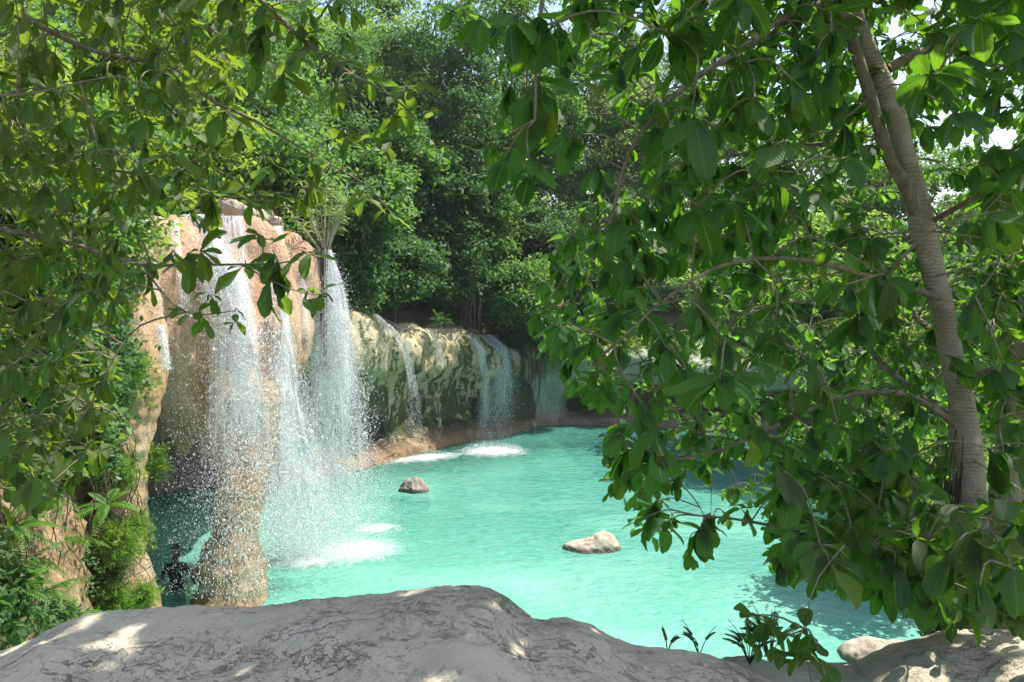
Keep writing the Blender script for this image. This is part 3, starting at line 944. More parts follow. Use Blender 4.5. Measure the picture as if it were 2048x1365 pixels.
GR = 'streams of the big waterfall'
s1 = [(400, 430, 15.75, 40), (415, 500, 15.2, 48), (442, 560, 14.9, 58), (460, 620, 14.6, 52), (468, 700, 14.4, 56), (476, 800, 14.3, 68), (480, 950, 14.25, 80), (478, 1080, 14.2, 86), (470, 1200, 14.2, 92)]
t = thing('waterfall', W(470, 1190), 'broad left waterfall stream bursting white over the orange rock pillar', 'waterfall', GR)
sheet('water_sheet', s1[:7], 'sheet_thick', t, 1)
sheet('water_sheet', [(a + 6, b, c - .12, d * .6) for a, b, c, d in s1[:5]], 'sheet_thick', t, 2)
n = 30000; drops('spray', stream_pts(s1, n, .30, 22, 1.25), sz(n, .021, .45), RNG.uniform(1.0, 2.2, n), t)
n = 7000; drops('spray', stream_pts([(360, 680, 14.4, 60), (372, 850, 14.3, 80), (380, 1000, 14.2, 90), (385, 1190, 14.1, 95)], n, .5, 0, .8), sz(n, .017, .45), RNG.uniform(1, 1.8, n), t)
n = 6000; drops('spray', stream_pts([(425, 520, 14.9, 60), (450, 600, 14.6, 60), (470, 690, 14.4, 62)], n, .15, 6), sz(n, .022, .4), RNG.uniform(1, 1.6, n), t)

s2 = [(508, 445, 16.9, 26), (528, 510, 16.5, 28), (545, 580, 16.2, 30), (556, 660, 15.9, 30), (564, 760, 15.7, 36), (570, 850, 15.6, 50), (582, 980, 15.6, 84), (595, 1120, 15.6, 100)]
t = thing('waterfall', W(590, 1130), 'narrow middle waterfall stream sliding down the orange rock between two wider ones', 'waterfall', GR)
sheet('water_sheet', s2, 'sheet_thick', t, 3)
n = 14000; drops('spray', stream_pts([(505, 640, 15.4, 60), (520, 800, 15.2, 80), (545, 950, 15.1, 100), (560, 1120, 15.1, 120)], n, .5, 0, .8), sz(n, .018, .5), RNG.uniform(1, 1.8, n), t)
n = 30000; drops('spray', stream_pts(s2, n, .30, 10, 0.62), sz(n, .020, .45), RNG.uniform(1.0, 2.0, n), t)

s3 = [(652, 500, 18.25, 12), (656, 560, 18.0, 30), (662, 640, 17.8, 44), (666, 740, 17.6, 58), (664, 860, 17.5, 78), (660, 980, 17.4, 98), (652, 1100, 17.35, 108)]
t = thing('waterfall', W(665, 1105), 'tall white curtain of falling drops at the right end of the big waterfall', 'waterfall', GR)
sheet('water_sheet', s3, 'sheet_thin', t, 4, .25)
sheet('water_sheet', [(a + 3, b, c + .15, d * .7) for a, b, c, d in s3[:5]], 'sheet_thick', t, 5, .2)
n = 60000; drops('spray', stream_pts(s3, n, .38, 26, 0.75), sz(n, .019, .45), RNG.uniform(1.0, 1.9, n), t)
n = 20000; drops('spray', stream_pts([(640, 850, 17.3, 70), (640, 980, 17.2, 100), (650, 1110, 17.1, 120)], n, .6, 0, .6), sz(n, .011, .4), RNG.uniform(1, 1.4, n), t)
foam('foam', 680, 1108, 1.7, 1.0, t, .35)
foam('foam', 755, 1060, .6, .4, t, .3)
foam('foam', 610, 1128, .9, .45, t, .2)
n = 9000; drops('splash', np.vstack([splash(670, 1108, 1.35, .8, n - 2000, .16), splash(755, 1060, .6, .45, 2000, .06)]), sz(n, .016, .4), RNG.uniform(.8, 1.3, n), t)

# thin films on the orange face left of the broad stream
for k, (lab, ctrl) in enumerate([('thin veil of water on the pink rock at the far left of the waterfall lip', [(285, 440, 14.0, 14), (292, 500, 13.75, 16), (300, 560, 13.65, 22), (310, 640, 13.6, 26)]),
                                 ('thin water film running over the orange face left of the broad stream', [(345, 440, 14.9, 12), (352, 510, 14.45, 14), (368, 580, 14.3, 16), (372, 640, 14.2, 20)]),
                                 ('thin water film on brown rock under the waterfall lip near the shrub', [(592, 472, 17.75, 10), (598, 540, 17.2, 12), (606, 610, 16.9, 14), (612, 680, 16.7, 16)]),
                                 ('thin splash of water running down the orange left buttress', [(318, 650, 13.1, 10), (326, 690, 12.8, 10), (332, 740, 12.7, 11)]),
                                 ('wide thin film of water pouring over the lip right of the broad stream', [(462, 432, 16.3, 26), (468, 480, 15.9, 28), (476, 540, 15.5, 30), (484, 600, 15.3, 30)]),
                                 ('bright film of water over the lip below the right lip boulder', [(545, 452, 17.2, 24), (548, 490, 16.8, 24), (552, 540, 16.5, 26), (556, 600, 16.3, 26)])]):
    t = thing('water_film', P(*ctrl[-1][:3]), lab, 'waterfall', 'thin films of water on the orange cliff')
    sheet('water_sheet', ctrl, 'sheet_thin', t, 10 + k, .05)
    n = 1600; drops('spray', stream_pts(ctrl, n, .08, 4), sz(n, .016, .4), RNG.uniform(1, 2, n), t)

GC = 'small cascades over the mossy cliff'
for k, (lab, ctrl, nd, ds_) in enumerate([
        ('left cascade trickling down the mossy cliff next to the big waterfall', [(748, 628, 26.4, 8), (778, 655, 26.2, 9), (806, 690, 26.5, 9), (820, 740, 26.7, 9), (830, 800, 27.0, 11), (836, 895, 27.4, 18)], 700, .018),
        ('faint second cascade on the mossy cliff below the ledge fern', [(862, 660, 28.6, 6), (876, 690, 28.2, 6), (884, 740, 28.2, 5)], 120, .016),
        ('third cascade, a pale film left of the wide right cascade', [(935, 668, 30.6, 9), (960, 700, 30.1, 10), (972, 760, 30.1, 10), (968, 820, 30.2, 14), (962, 885, 30.2, 18)], 700, .018),
        ('widest cascade at the right end of the mossy cliff', [(970, 670, 31.8, 18), (997, 695, 31.2, 20), (1004, 740, 31.0, 24), (1000, 800, 30.9, 32), (992, 850, 30.8, 40), (985, 893, 30.7, 44)], 3600, .02)]):
    t = thing('cascade', W(ctrl[-1][0], ctrl[-1][1] + 10), lab, 'waterfall', GC)
    sheet('water_sheet', ctrl[:5], 'sheet_thin', t, 20 + k, .1)
    nd *= 4; drops('spray', stream_pts(ctrl, nd, .2, 8), sz(nd, ds_, .4), RNG.uniform(1, 2.2, nd), t)
    if k == 0: foam('foam', 850, 918, 1.7, .7, t, .5); drops('splash', splash(840, 910, 1.1, .7, 1500, .12), sz(1500, .02, .4), np.ones(1500), t)
    if k == 3: foam('foam', 985, 905, 1.5, 1.1, t, .1); drops('splash', splash(985, 900, 1.1, .9, 3500, .2), sz(3500, .022, .4), np.ones(3500), t)

# ------------------------------------------------------------------ leaves
def leaf_template(rows, cols):
    t = np.r_[0, 0.10 + 0.90 * (1 - np.cos(np.linspace(0, PI, rows - 1))) / 2] if rows > 5 else np.linspace(0, 1, rows)
    tb = np.clip((t - 0.10) / 0.90, 0, 1)
    w = np.sin(PI * tb ** 1.30) ** 0.52
    w = np.where(t < 0.10, 0.035, np.maximum(w, 0.035 * (tb < .5)))
    w[-1] = 0.0
    u = np.linspace(-1, 1, cols)
    return t, w, u


def add_leaves(mb, B, Dr, Nr, L, Wd, bend, fold, rnd, rows=9, cols=5):
    """vectorised leaves: base B, direction Dr, upper-face normal Nr"""
    n = len(B)
    t, w, u = leaf_template(rows, cols)
    Dr = unit(Dr)
    Nr = unit(Nr - (Nr * Dr).sum(-1, keepdims=True) * Dr)
    S = np.cross(Dr, Nr)
    L = np.asarray(L)[:, None, None]; Wd = np.asarray(Wd)[:, None, None]
    bend = np.asarray(bend)[:, None, None]; fold = np.asarray(fold)[:, None, None]
    tt = t[None, :, None]; uu = u[None, None, :]
    wv = 1 + 0.07 * np.sin(tt * 19 + np.asarray(rnd)[:, None, None] * 40) * np.abs(uu)
    across = uu * w[None, :, None] * wv * Wd * 0.5
    ang = bend * tt
    along = L * np.where(np.abs(bend) > 1e-3, np.sin(ang) / (bend + 1e-9), tt)
    up = -L * np.where(np.abs(bend) > 1e-3, (1 - np.cos(ang)) / (bend + 1e-9), 0) + fold * np.abs(across)
    up = up + 0.035 * L * np.sin(tt * 9 + np.asarray(rnd)[:, None, None] * 25) * uu * np.abs(uu)
    along, across, up = np.broadcast_arrays(along, across, up)
    V = B[:, None, None, :] + along[..., None] * Dr[:, None, None, :] + across[..., None] * S[:, None, None, :] + up[..., None] * Nr[:, None, None, :]
    g = grid_faces(rows, cols)
    Q = (g[None] + (np.arange(n) * rows * cols)[:, None, None]).reshape(-1, 4)
    uv = np.stack(np.broadcast_arrays((uu + 1) / 2 + 0 * tt, tt + 0 * uu), -1)
    uv = np.broadcast_to(uv, (n, rows, cols, 2)).reshape(-1, 2)
    mb.add(V.reshape(-1, 3), Q, np.repeat(np.asarray(rnd), rows * cols), uv)


def rosette(mb, tip, axis, n, L, rows=8, cols=5, droop=0.75, ratio=0.46):
    """a whorl of drooping leaves at a twig end"""
    a0 = RNG.uniform(0, 2 * PI)
    az = a0 + np.arange(n) * 2.4 + RNG.normal(0, .25, n)
    el = RNG.normal(-droop + RNG.normal(0, .35), 0.42, n); L = L * .93 * math.exp(RNG.normal(0, .11))
    Dr = np.stack([np.cos(az) * np.cos(el), np.sin(az) * np.cos(el), np.sin(el)], -1) + 0.35 * axis
    Dr = unit(Dr)
    up = np.stack([np.cos(az) * .5, np.sin(az) * .5, np.ones(n)], -1) + RNG.normal(0, .25, (n, 3))
    Lx = L * np.clip(RNG.normal(1.0, .28, n), .4, 1.5)
    B = tip + axis * RNG.uniform(-.06, .01, n)[:, None]
    add_leaves(mb, B, Dr, up, Lx, Lx * ratio * RNG.uniform(.85, 1.15, n), RNG.normal(.35, .5, n), RNG.uniform(.05, .6, n), RNG.uniform(0, 1, n), rows, cols)


def in_poly(poly, x, y):
    ins = np.zeros(len(x), bool); n = len(poly)
    for i in range(n):
        a, b = poly[i], poly[(i + 1) % n]
        ins ^= ((a[1] > y) != (b[1] > y)) & (x < (b[0] - a[0]) * (y - a[1]) / (b[1] - a[1] + 1e-12) + a[0])
    return ins


def near_tree(root, bones, tips, leaf_len, leafmat, barkmat, twigmat, nleaf=(5, 8), rows=9, cols=5, max_reach=1.6, droop=.75, ratio=.46):
    """bones: list of dict(pts, r0, r1, trunk=bool); tips: (n,3) leaf whorl positions with per tip leaf length.
    Each tip is joined by a twig to the nearest wood already grown."""
    nodes, owner, rad = [], [], []
    parts = []
    for k, b in enumerate(bones):
        pts = resample(b['pts'], 0.08)
        rr_ = pts[:, 3] if pts.shape[1] > 3 else None
        pts = pts[:, :3]
        parts.append(dict(wood=MB(), leaf=MB(), trunk=b.get('trunk', False)))
        r = np.linspace(b['r0'], b['r1'], len(pts)) * (1.0 if b.get('trunk') or b['r0'] > .05 else .68)
        if rr_ is not None: r = rr_
        parts[k]['wood'].add(*tube(pts, r, 14 if b.get('trunk') else 8, .12 if b.get('trunk') else .1, k))
        if not b.get('trunk') or True:
            keep = pts[len(pts) // 5:] if not b.get('trunk') else pts[::3]
            nodes += list(keep); owner += [k] * len(keep)
    nodes = np.array(nodes); owner = list(owner)
    lev = [0] * len(nodes)
    d0 = np.array([np.min(np.linalg.norm(nodes - t, axis=1)) for t in tips])
    order = np.argsort(d0)
    for i in order:
        tip = tips[i]
        dd = np.linalg.norm(nodes - tip, axis=1) + 0.12 * np.array(lev)
        up = np.maximum(0, tip[2] - nodes[:, 2]) * 0.25
        j = int(np.argmin(dd + up))
        a = nodes[j]
        k = owner[j]
        dist = np.linalg.norm(tip - a)
        mid = (a + tip) / 2 + np.array([RNG.normal(0, .10), RNG.normal(0, .10), 0.16 + RNG.normal(0, .06)]) * dist
        path = resample([a, mid, tip], max(0.04, dist / 8))
        r0 = 0.0035 + 0.0042 * min(dist, 2.0) * (1.0 if lev[j] == 0 else .6)
        parts[k]['wood'].add(*tube(path, np.linspace(r0, 0.0024, len(path)), 5))
        ax = unit(path[-1] - path[-2])
        n = RNG.integers(nleaf[0], nleaf[1] + 1)
        rosette(parts[k]['leaf'], tip, ax, n, leaf_len[i], rows, cols, droop, ratio)
        if dist > 0.35 and RNG.uniform() < .6:         # a few single leaves along the twig
            s = path[RNG.integers(len(path) // 2, len(path) - 1, 2)]
            az = RNG.uniform(0, 2 * PI, 2)
            Dr = np.stack([np.cos(az), np.sin(az), np.full(2, -.9)], -1)
            add_leaves(parts[k]['leaf'], s, Dr, np.stack([np.cos(az) * .5, np.sin(az) * .5, np.ones(2)], -1), np.full(2, leaf_len[i] * .85), np.full(2, leaf_len[i] * .85 * ratio), RNG.normal(.3, .2, 2), np.full(2, .2), RNG.uniform(0, 1, 2), rows, cols)
        new = path[2:]
        nodes = np.vstack([nodes, new]); owner += [k] * len(new); lev += [lev[j] + 1] * len(new)
    for pt in parts:
        o = pt['wood'].build('trunk' if pt['trunk'] else 'branch', barkmat if pt['trunk'] else twigmat, root)
        pt['leaf'].build('foliage', leafmat, o, uv=True)


def px_tips(poly, n, D0, D1, gap=0.0, gs=150.0, seed=0):
    poly = np.array(poly, float)
    lo, hi = poly.min(0), poly.max(0)
    out = []
    while sum(map(len, out)) < n:
        q = RNG.uniform(lo, hi, (n * 3, 2))
        q = q[in_poly(poly, q[:, 0], q[:, 1])]
        if gap > -1 and len(q):
            f = fbm(np.c_[q, np.full(len(q), seed * 50.0)], gs, 2)
            q = q[f > gap]
        out.append(q)
    q = np.vstack(out)[:n]
    D = D0 + (D1 - D0) * RNG.uniform(0, 1, n) ** .9
    return P(q[:, 0], q[:, 1], D)


def PP(rows): return np.array([P(*r) for r in rows])


# ---- right fig tree
rt = thing('fig_tree', P(1945, 1300, 4.2), 'large leaved fig tree with a ringed leaning trunk filling the right side', 'tree')
TD = 4.2
bones = [
    dict(pts=np.c_[PP([(1950, 1350, TD), (1945, 1150, TD), (1940, 1000, TD), (1933, 900, TD), (1928, 850, TD), (1920, 790, TD), (1902, 700, TD), (1886, 620, TD), (1870, 560, TD), (1843, 445, TD), (1829, 376, TD), (1810, 308, TD), (1782, 205, TD), (1738, 103, TD), (1690, -40, TD), (1640, -260, TD + .1), (1600, -560, TD + .3)]),
                   [.090, .086, .083, .079, .073, .063, .060, .059, .060, .061, .055, .052, .052, .042, .040, .038, .03]], r0=.08, r1=.04, trunk=True),
    dict(pts=np.c_[PP([(1848, 470, TD), (1812, 376, TD - .03), (1774, 308, TD - .05), (1744, 205, TD - .06), (1711, 103, TD - .06), (1700, 64, TD - .06)]), [.036, .036, .034, .031, .030, .028]], r0=.06, r1=.03),
    dict(pts=PP([(1772, 140, TD), (1840, 105, 4.4), (1930, 70, 4.6), (2060, 25, 4.9), (2250, -60, 5.3)]), r0=.04, r1=.025),
    dict(pts=PP([(1735, 55, TD), (1640, 10, 4.0), (1560, 40, 3.8), (1480, 100, 3.6), (1380, 165, 3.5), (1300, 240, 3.4), (1250, 330, 3.4), (1220, 450, 3.4)]), r0=.034, r1=.009),
    dict(pts=PP([(1700, -30, TD), (1560, -130, 3.8), (1380, -160, 3.4), (1200, -120, 3.1), (1100, -40, 2.95), (1075, 90, 2.9), (1070, 240, 2.9)]), r0=.034, r1=.007),
    dict(pts=PP([(1920, 860, TD), (1860, 812, 4.1), (1780, 785, 4.0), (1680, 795, 3.9), (1560, 850, 3.8), (1440, 900, 3.7), (1330, 925, 3.6)]), r0=.030, r1=.007),
    dict(pts=PP([(1918, 850, TD), (1800, 760, 4.4), (1735, 690, 4.6), (1722, 600, 4.8), (1735, 500, 5.0), (1690, 400, 5.2)]), r0=.030, r1=.012),
    dict(pts=PP([(1900, 770, TD), (1980, 740, 4.0), (2060, 728, 3.9), (2200, 720, 3.8)]), r0=.026, r1=.014),
    dict(pts=PP([(1932, 1010, TD), (1860, 985, 4.1), (1780, 1000, 4.0), (1700, 1050, 3.8), (1600, 1060, 3.6), (1480, 1040, 3.5), (1380, 1030, 3.4)]), r0=.026, r1=.006),
    dict(pts=PP([(1890, 600, TD), (1760, 560, 3.8), (1600, 520, 3.4), (1450, 530, 3.2), (1330, 600, 3.1), (1230, 690, 3.1)]), r0=.026, r1=.006),
    dict(pts=PP([(1815, 320, TD), (1680, 290, 4.8), (1540, 300, 5.4), (1400, 330, 5.9), (1280, 400, 6.3)]), r0=.03, r1=.010),
    dict(pts=PP([(1850, 450, TD), (1980, 380, 3.9), (2080, 330, 3.7), (2200, 280, 3.5)]), r0=.022, r1=.012),
    dict(pts=PP([(1938, 1100, TD), (1880, 1080, 3.7), (1800, 1090, 3.3), (1700, 1110, 3.1), (1640, 1160, 3.0)]), r0=.018, r1=.006),
    dict(pts=PP([(1905, 700, TD), (1800, 620, 5.2), (1660, 600, 6.2), (1500, 620, 7.0), (1360, 680, 7.6)]), r0=.03, r1=.010),
    dict(pts=PP([(1640, -260, TD + .1), (1500, -360, 4.6), (1250, -420, 4.8), (900, -450, 5.0)]), r0=.04, r1=.012),
    dict(pts=PP([(1640, -260, TD + .1), (1800, -420, 4.6), (2050, -520, 5.2), (2300, -600, 5.6)]), r0=.04, r1=.012),
]
RA = [(1150, -220), (1130, 0), (1230, 190), (1260, 330), (1120, 470), (1070, 640), (1100, 720), (1160, 780), (1210, 850), (1215, 970), (1275, 1000), (1270, 1100), (1380, 1110), (1450, 1040), (1540, 1000), (1540, 1120), (1610, 1170), (1750, 1190), (1850, 1230), (2150, 1290), (2200, -220)]
RN = [(1330, -220), (1300, 0), (1300, 300), (1180, 480), (1160, 600), (1230, 760), (1300, 860), (1290, 960), (1420, 1000), (1580, 1010), (1620, 1120), (1760, 1160), (1900, 1210), (2150, 1290), (2200, -220)]
tips = [px_tips(RN, 210, 2.7, 3.7, -.15, 160, 1), np.vstack([px_tips(RA, 1250, 3.7, 5.4, -.22, 120, 2), px_tips([(1540, 860), (1900, 860), (1930, 1190), (1750, 1170), (1620, 1140), (1540, 1040)], 130, 3.2, 5.0, -.5, 100, 4), px_tips([(1580, 1040), (2080, 1040), (2080, 1240), (1850, 1215), (1620, 1150)], 80, 2.7, 4.0, -.5, 100, 5)]), px_tips([p for p in RA], 1250, 5.4, 8.2, -.3, 110, 3)]
for k in range(3):
    q_ = tips[k]; xx = 1024 + F * q_[:, 0] / q_[:, 1]; yy = 570 - F * (q_[:, 2] - CAMZ) / q_[:, 1]
    win = ((xx > 1060) & (xx < 1420) & (yy > 600) & (yy < 900)) | ((xx > 1350) & (xx < 1560) & (yy > 880))
    tips[k] = q_[~(win & (RNG.uniform(0, 1, len(q_)) < (.3, .3, .4)[k]))]
deep_ok = tips[2][:, 2] > 3.8
tips[2] = tips[2][deep_ok]
# hanging bunches left of the crown and on its fringe
ex_px = [(1020, 45, 2.75), (1075, 30, 2.8), (985, 60, 3.3), (1040, 90, 3.0), (1110, 60, 3.0), (1085, 180, 2.95), (1055, 195, 3.2), (1010, 190, 3.7), (1000, 330, 2.95), (1060, 345, 2.9), (1025, 310, 3.2), (980, 300, 3.8), (955, 30, 3.8), (1130, 270, 3.3),
         (905, 25, 4.6), (935, 10, 4.8), (1150, 150, 3.4), (1180, 230, 3.5), (1190, 330, 3.6), (1010, 120, 4.2), (1130, 110, 4.0), (1000, 240, 4.6), (1110, 230, 4.4), (1150, 540, 3.1), (1190, 500, 3.2), (1100, 650, 3.1),
         (1290, 1035, 3.4), (1330, 1050, 3.5), (1400, 1060, 3.4), (1410, 1030, 3.5), (1230, 870, 3.5), (1240, 700, 3.2), (1190, 780, 3.4), (1250, 900, 3.6), (1310, 940, 3.6),
         (1660, 1130, 2.7), (1700, 1120, 2.75), (1640, 1090, 2.8), (1740, 1090, 2.9), (1590, 1070, 3.0), (1790, 1130, 2.8), (1845, 1150, 2.9), (1560, 1110, 3.1)]
near_ex = [(1960, 1170, 2.1), (1900, 1110, 2.3), (2010, 1000, 2.3), (1960, 1060, 2.4), (2030, 1140, 2.2), (1540, 300, 2.5), (1570, 290, 2.6), (1440, 760, 2.5), (1690, 570, 2.6), (2010, 420, 2.5), (1380, 240, 2.7), (1750, 10, 2.6), (1830, 60, 2.5), (1960, 30, 2.5), (1880, 140, 2.7), (1400, 30, 2.7), (1500, -10, 2.6)]
tips += [np.array([P(*e) for e in ex_px]), np.array([P(*e) for e in near_ex])]
# crown above the frame, which shades the rocks in front
nsh = 110
up_t = np.stack([RNG.uniform(-1.8, 4.2, nsh), RNG.uniform(2.6, 6.6, nsh), RNG.uniform(8.1, 10.2, nsh)], -1)
up_t = up_t[up_t[:, 2] > CAMZ + 0.40 * up_t[:, 1]]
up2 = np.stack([RNG.uniform(-.6, 3.2, 250), RNG.uniform(2.7, 4.3, 250), RNG.uniform(7.9, 9.4, 250)], -1)
up_t = np.vstack([up_t, up2[up2[:, 2] > CAMZ + 0.42 * up2[:, 1] + .1]])
up3 = np.stack([RNG.uniform(2.9, 4.8, 70), RNG.uniform(3.0, 4.6, 70), RNG.uniform(7.8, 9.2, 70)], -1)
up_t = np.vstack([up_t, up3])
tips.append(up_t)
trk = np.array([(1950, 1400), (1942, 1150), (1935, 1000), (1925, 850), (1905, 700), (1880, 560), (1845, 440), (1800, 250), (1772, 150), (1738, 60), (1700, -40)], float)
for k in range(5):           # keep the trunk in view: few whorls hang straight in front of it
    tp_ = tips[k]
    b = (tp_[:, 2] - CAMZ) / tp_[:, 1]
    pxx = 1024 + F * tp_[:, 0] / tp_[:, 1]; pyy = 570 - F * b
    off = np.abs(pxx - np.interp(pyy + 40, trk[::-1, 1], trk[::-1, 0]))
    bad = (off < 78) & (tp_[:, 1] < 4.4) & (pyy < 1010) & (RNG.uniform(0, 1, len(tp_)) < .9)
    tips[k] = tp_[~bad]
sizes = np.concatenate([RNG.uniform(.10, .15, len(tips[0])), RNG.uniform(.09, .135, len(tips[1])), RNG.uniform(.09, .135, len(tips[2])), RNG.uniform(.11, .16, len(tips[3])), RNG.uniform(.13, .17, len(tips[4])), RNG.uniform(.2, .26, len(tips[5]))])
near_tree(rt, bones, np.vstack(tips), sizes, M['fig_leaf'], M['fig_bark'], M['twig_bark'], nleaf=(5, 8), droop=.72, ratio=.47)

# second trunk at the right edge
t2 = thing('fig_tree', P(2010, 1310, 4.7), 'pale brown fig trunk cut by the right edge of the picture', 'tree')
near_tree(t2, [dict(pts=PP([(2020, 1340, 4.75), (2015, 1130, 4.7), (2025, 980, 4.65), (2045, 820, 4.6), (2090, 600, 4.6), (2150, 300, 4.6), (2200, -100, 4.6)]), r0=.14, r1=.07, trunk=True),
              dict(pts=PP([(2090, 600, 4.6), (2040, 480, 4.9), (1960, 380, 5.2)]), r0=.03, r1=.01), dict(pts=PP([(2060, 760, 4.6), (2020, 700, 4.4), (1960, 660, 4.2)]), r0=.02, r1=.006)],
          px_tips([(1950, 250), (2150, 200), (2200, 900), (2000, 1000), (1960, 700)], 40, 4.2, 5.6, -.3), np.full(40, .15), M['fig_leaf'], M['fig_bark'], M['twig_bark'], droop=.95)

# aerial roots hanging beside the trunk
ar = thing('aerial_roots', P(1895, 1280, 4.1), 'bundle of thin brown aerial roots hanging left of the leaning fig trunk', 'roots')
mb = MB()
for k in range(26):
    x0 = RNG.uniform(1880, 1915); D = RNG.uniform(4.0, 4.35); y0 = RNG.uniform(850, 1000)
    pts = PP([(x0 + 12, y0, D), (x0 + RNG.normal(0, 6), y0 + 120, D), (x0 + RNG.normal(0, 8), y0 + 230, D), (x0 + RNG.normal(0, 10), 1320, D)])
    mb.add(*tube(resample(pts, .1), RNG.uniform(.002, .006), 5))
mb.build('root', M['root'], ar)
for k, (pp, lab) in enumerate([([(1530, 885, 3.6), (1900, 900, 3.7), (1990, 1040, 3.8), (2060, 1130, 3.9)], None), ([(1700, 700, 3.5), (1990, 930, 3.5), (1975, 1010, 3.5)], None)]):
    pass

# ---- left tree, trunk outside the frame
lt = thing('branching_tree', (-4.1, 4.4, 4.6), 'leafy tree reaching in from the upper left over the waterfall', 'tree')
LD = 4.4
bones = [
    dict(pts=[np.array([-4.1, 4.4, 4.2]), np.array([-4.0, 4.3, 5.6]), np.array([-3.8, 4.2, 7.0]), np.array([-3.5, 4.1, 8.4]), np.array([-3.2, 4.0, 9.6])], r0=.14, r1=.06, trunk=True),
    dict(pts=PP([(-350, 400, 4.3), (-120, 440, 4.2), (30, 465, 4.1), (140, 487, 4.0), (230, 515, 3.9), (290, 530, 3.85), (420, 530, 3.8), (560, 527, 3.75), (600, 515, 3.72), (612, 505, 3.7)]), r0=.035, r1=.004),
    dict(pts=PP([(285, 530, 3.85), (320, 580, 3.8), (350, 612, 3.78), (395, 630, 3.75), (470, 622, 3.72)]), r0=.008, r1=.003),
    dict(pts=PP([(480, 528, 3.78), (520, 550, 3.75), (560, 570, 3.72), (610, 588, 3.7), (650, 590, 3.7)]), r0=.006, r1=.003),
    dict(pts=PP([(-300, 0, 4.4), (-100, 10, 4.3), (40, 35, 4.2), (180, 100, 4.1), (340, 135, 4.1), (420, 200, 4.1), (500, 237, 4.1), (600, 295, 4.1), (690, 345, 4.1), (740, 375, 4.1)]), r0=.032, r1=.005),
    dict(pts=PP([(250, -260, 4.4), (400, -130, 4.2), (510, -10, 4.0), (600, 75, 3.9), (690, 140, 3.85), (780, 190, 3.8), (840, 245, 3.8)]), r0=.03, r1=.005),
    dict(pts=PP([(-250, 380, 4.6), (0, 340, 4.6), (100, 338, 4.6), (260, 345, 4.5), (380, 370, 4.5), (450, 400, 4.5)]), r0=.024, r1=.006),
    dict(pts=PP([(-300, 560, 5.0), (-50, 600, 5.0), (80, 640, 5.0), (180, 660, 5.0), (250, 690, 4.9)]), r0=.03, r1=.007),
    dict(pts=PP([(-300, 760, 4.9), (-60, 740, 4.8), (60, 760, 4.7), (160, 800, 4.6), (240, 830, 4.5)]), r0=.024, r1=.006),
    dict(pts=PP([(-200, 150, 3.6), (0, 190, 3.5), (100, 180, 3.4), (160, 165, 3.4)]), r0=.02, r1=.006),
    dict(pts=PP([(-300, -150, 4.6), (0, -160, 5.0), (250, -100, 5.2), (420, 60, 5.4), (520, 120, 5.5)]), r0=.03, r1=.008),
    dict(pts=[np.array([-3.3, 4.0, 9.2]), np.array([-2.4, 4.2, 9.6]), np.array([-1.0, 4.4, 9.6]), np.array([.4, 4.6, 9.4])], r0=.05, r1=.012),
]
for b in bones[1:]:        # tie each limb to the trunk
    if b['pts'][0][0] < -2.5 and b['pts'][0][2] < 9:
        z0 = float(np.clip(b['pts'][0][2], 4.8, 9.2))
        b['pts'] = np.vstack([[[-4.0 + .2 * (z0 - 5.6) / 1.4, 4.25, z0 - .15]], b['pts']])
L1 = [(-180, -180), (540, -180), (470, 130), (480, 260), (440, 400), (300, 420), (240, 470), (240, 700), (215, 880), (130, 980), (-180, 1040)]
tips = [px_tips(L1, 500, 3.4, 5.0, -.22, 120, 7), px_tips(L1, 900, 5.0, 7.2, -.3, 110, 8)]


def along(pts, n, spread):
    q = resample(pts, .02)
    i = RNG.integers(len(q) // 4, len(q), n)
    return q[i] + RNG.normal(0, spread, (n, 3)) + np.array([0, 0, -.03])


tips.append(along(bones[4]['pts'], 34, .13)); tips.append(along(bones[5]['pts'], 26, .12))
tips.append(np.array([P(*e) for e in [(290, 545, 3.8), (345, 500, 3.8), (375, 520, 3.7), (300, 520, 3.9), (400, 500, 3.7), (520, 470, 3.75), (545, 500, 3.75), (490, 520, 3.75), (560, 540, 3.75), (600, 500, 3.7), (620, 575, 3.7), (640, 580, 3.7), (555, 575, 3.75), (360, 615, 3.75), (400, 625, 3.72), (420, 590, 3.72), (470, 620, 3.72), (600, 45, 3.9), (640, 60, 3.9), (560, 40, 4.0), (620, 20, 4.1), (700, 20, 4.0), (670, 0, 3.9), (520, 60, 4.0),
                                      (600, 400, 4.6), (560, 390, 4.6), (640, 380, 4.6), (500, 400, 4.6), (430, 430, 4.4), (380, 430, 4.4)]]))
nsh = 80
up_t = np.stack([RNG.uniform(-4, 1.6, nsh), RNG.uniform(2.6, 6.0, nsh), RNG.uniform(8.2, 10.3, nsh)], -1)
tips.append(up_t[up_t[:, 2] > CAMZ + 0.42 * up_t[:, 1]])
tp = np.vstack(tips)
near_tree(lt, bones, tp, RNG.uniform(.095, .15, len(tp)), M['bank_leaf'], M['fig_bark'], M['twig_bark'], nleaf=(4, 7), droop=.6, ratio=.42)


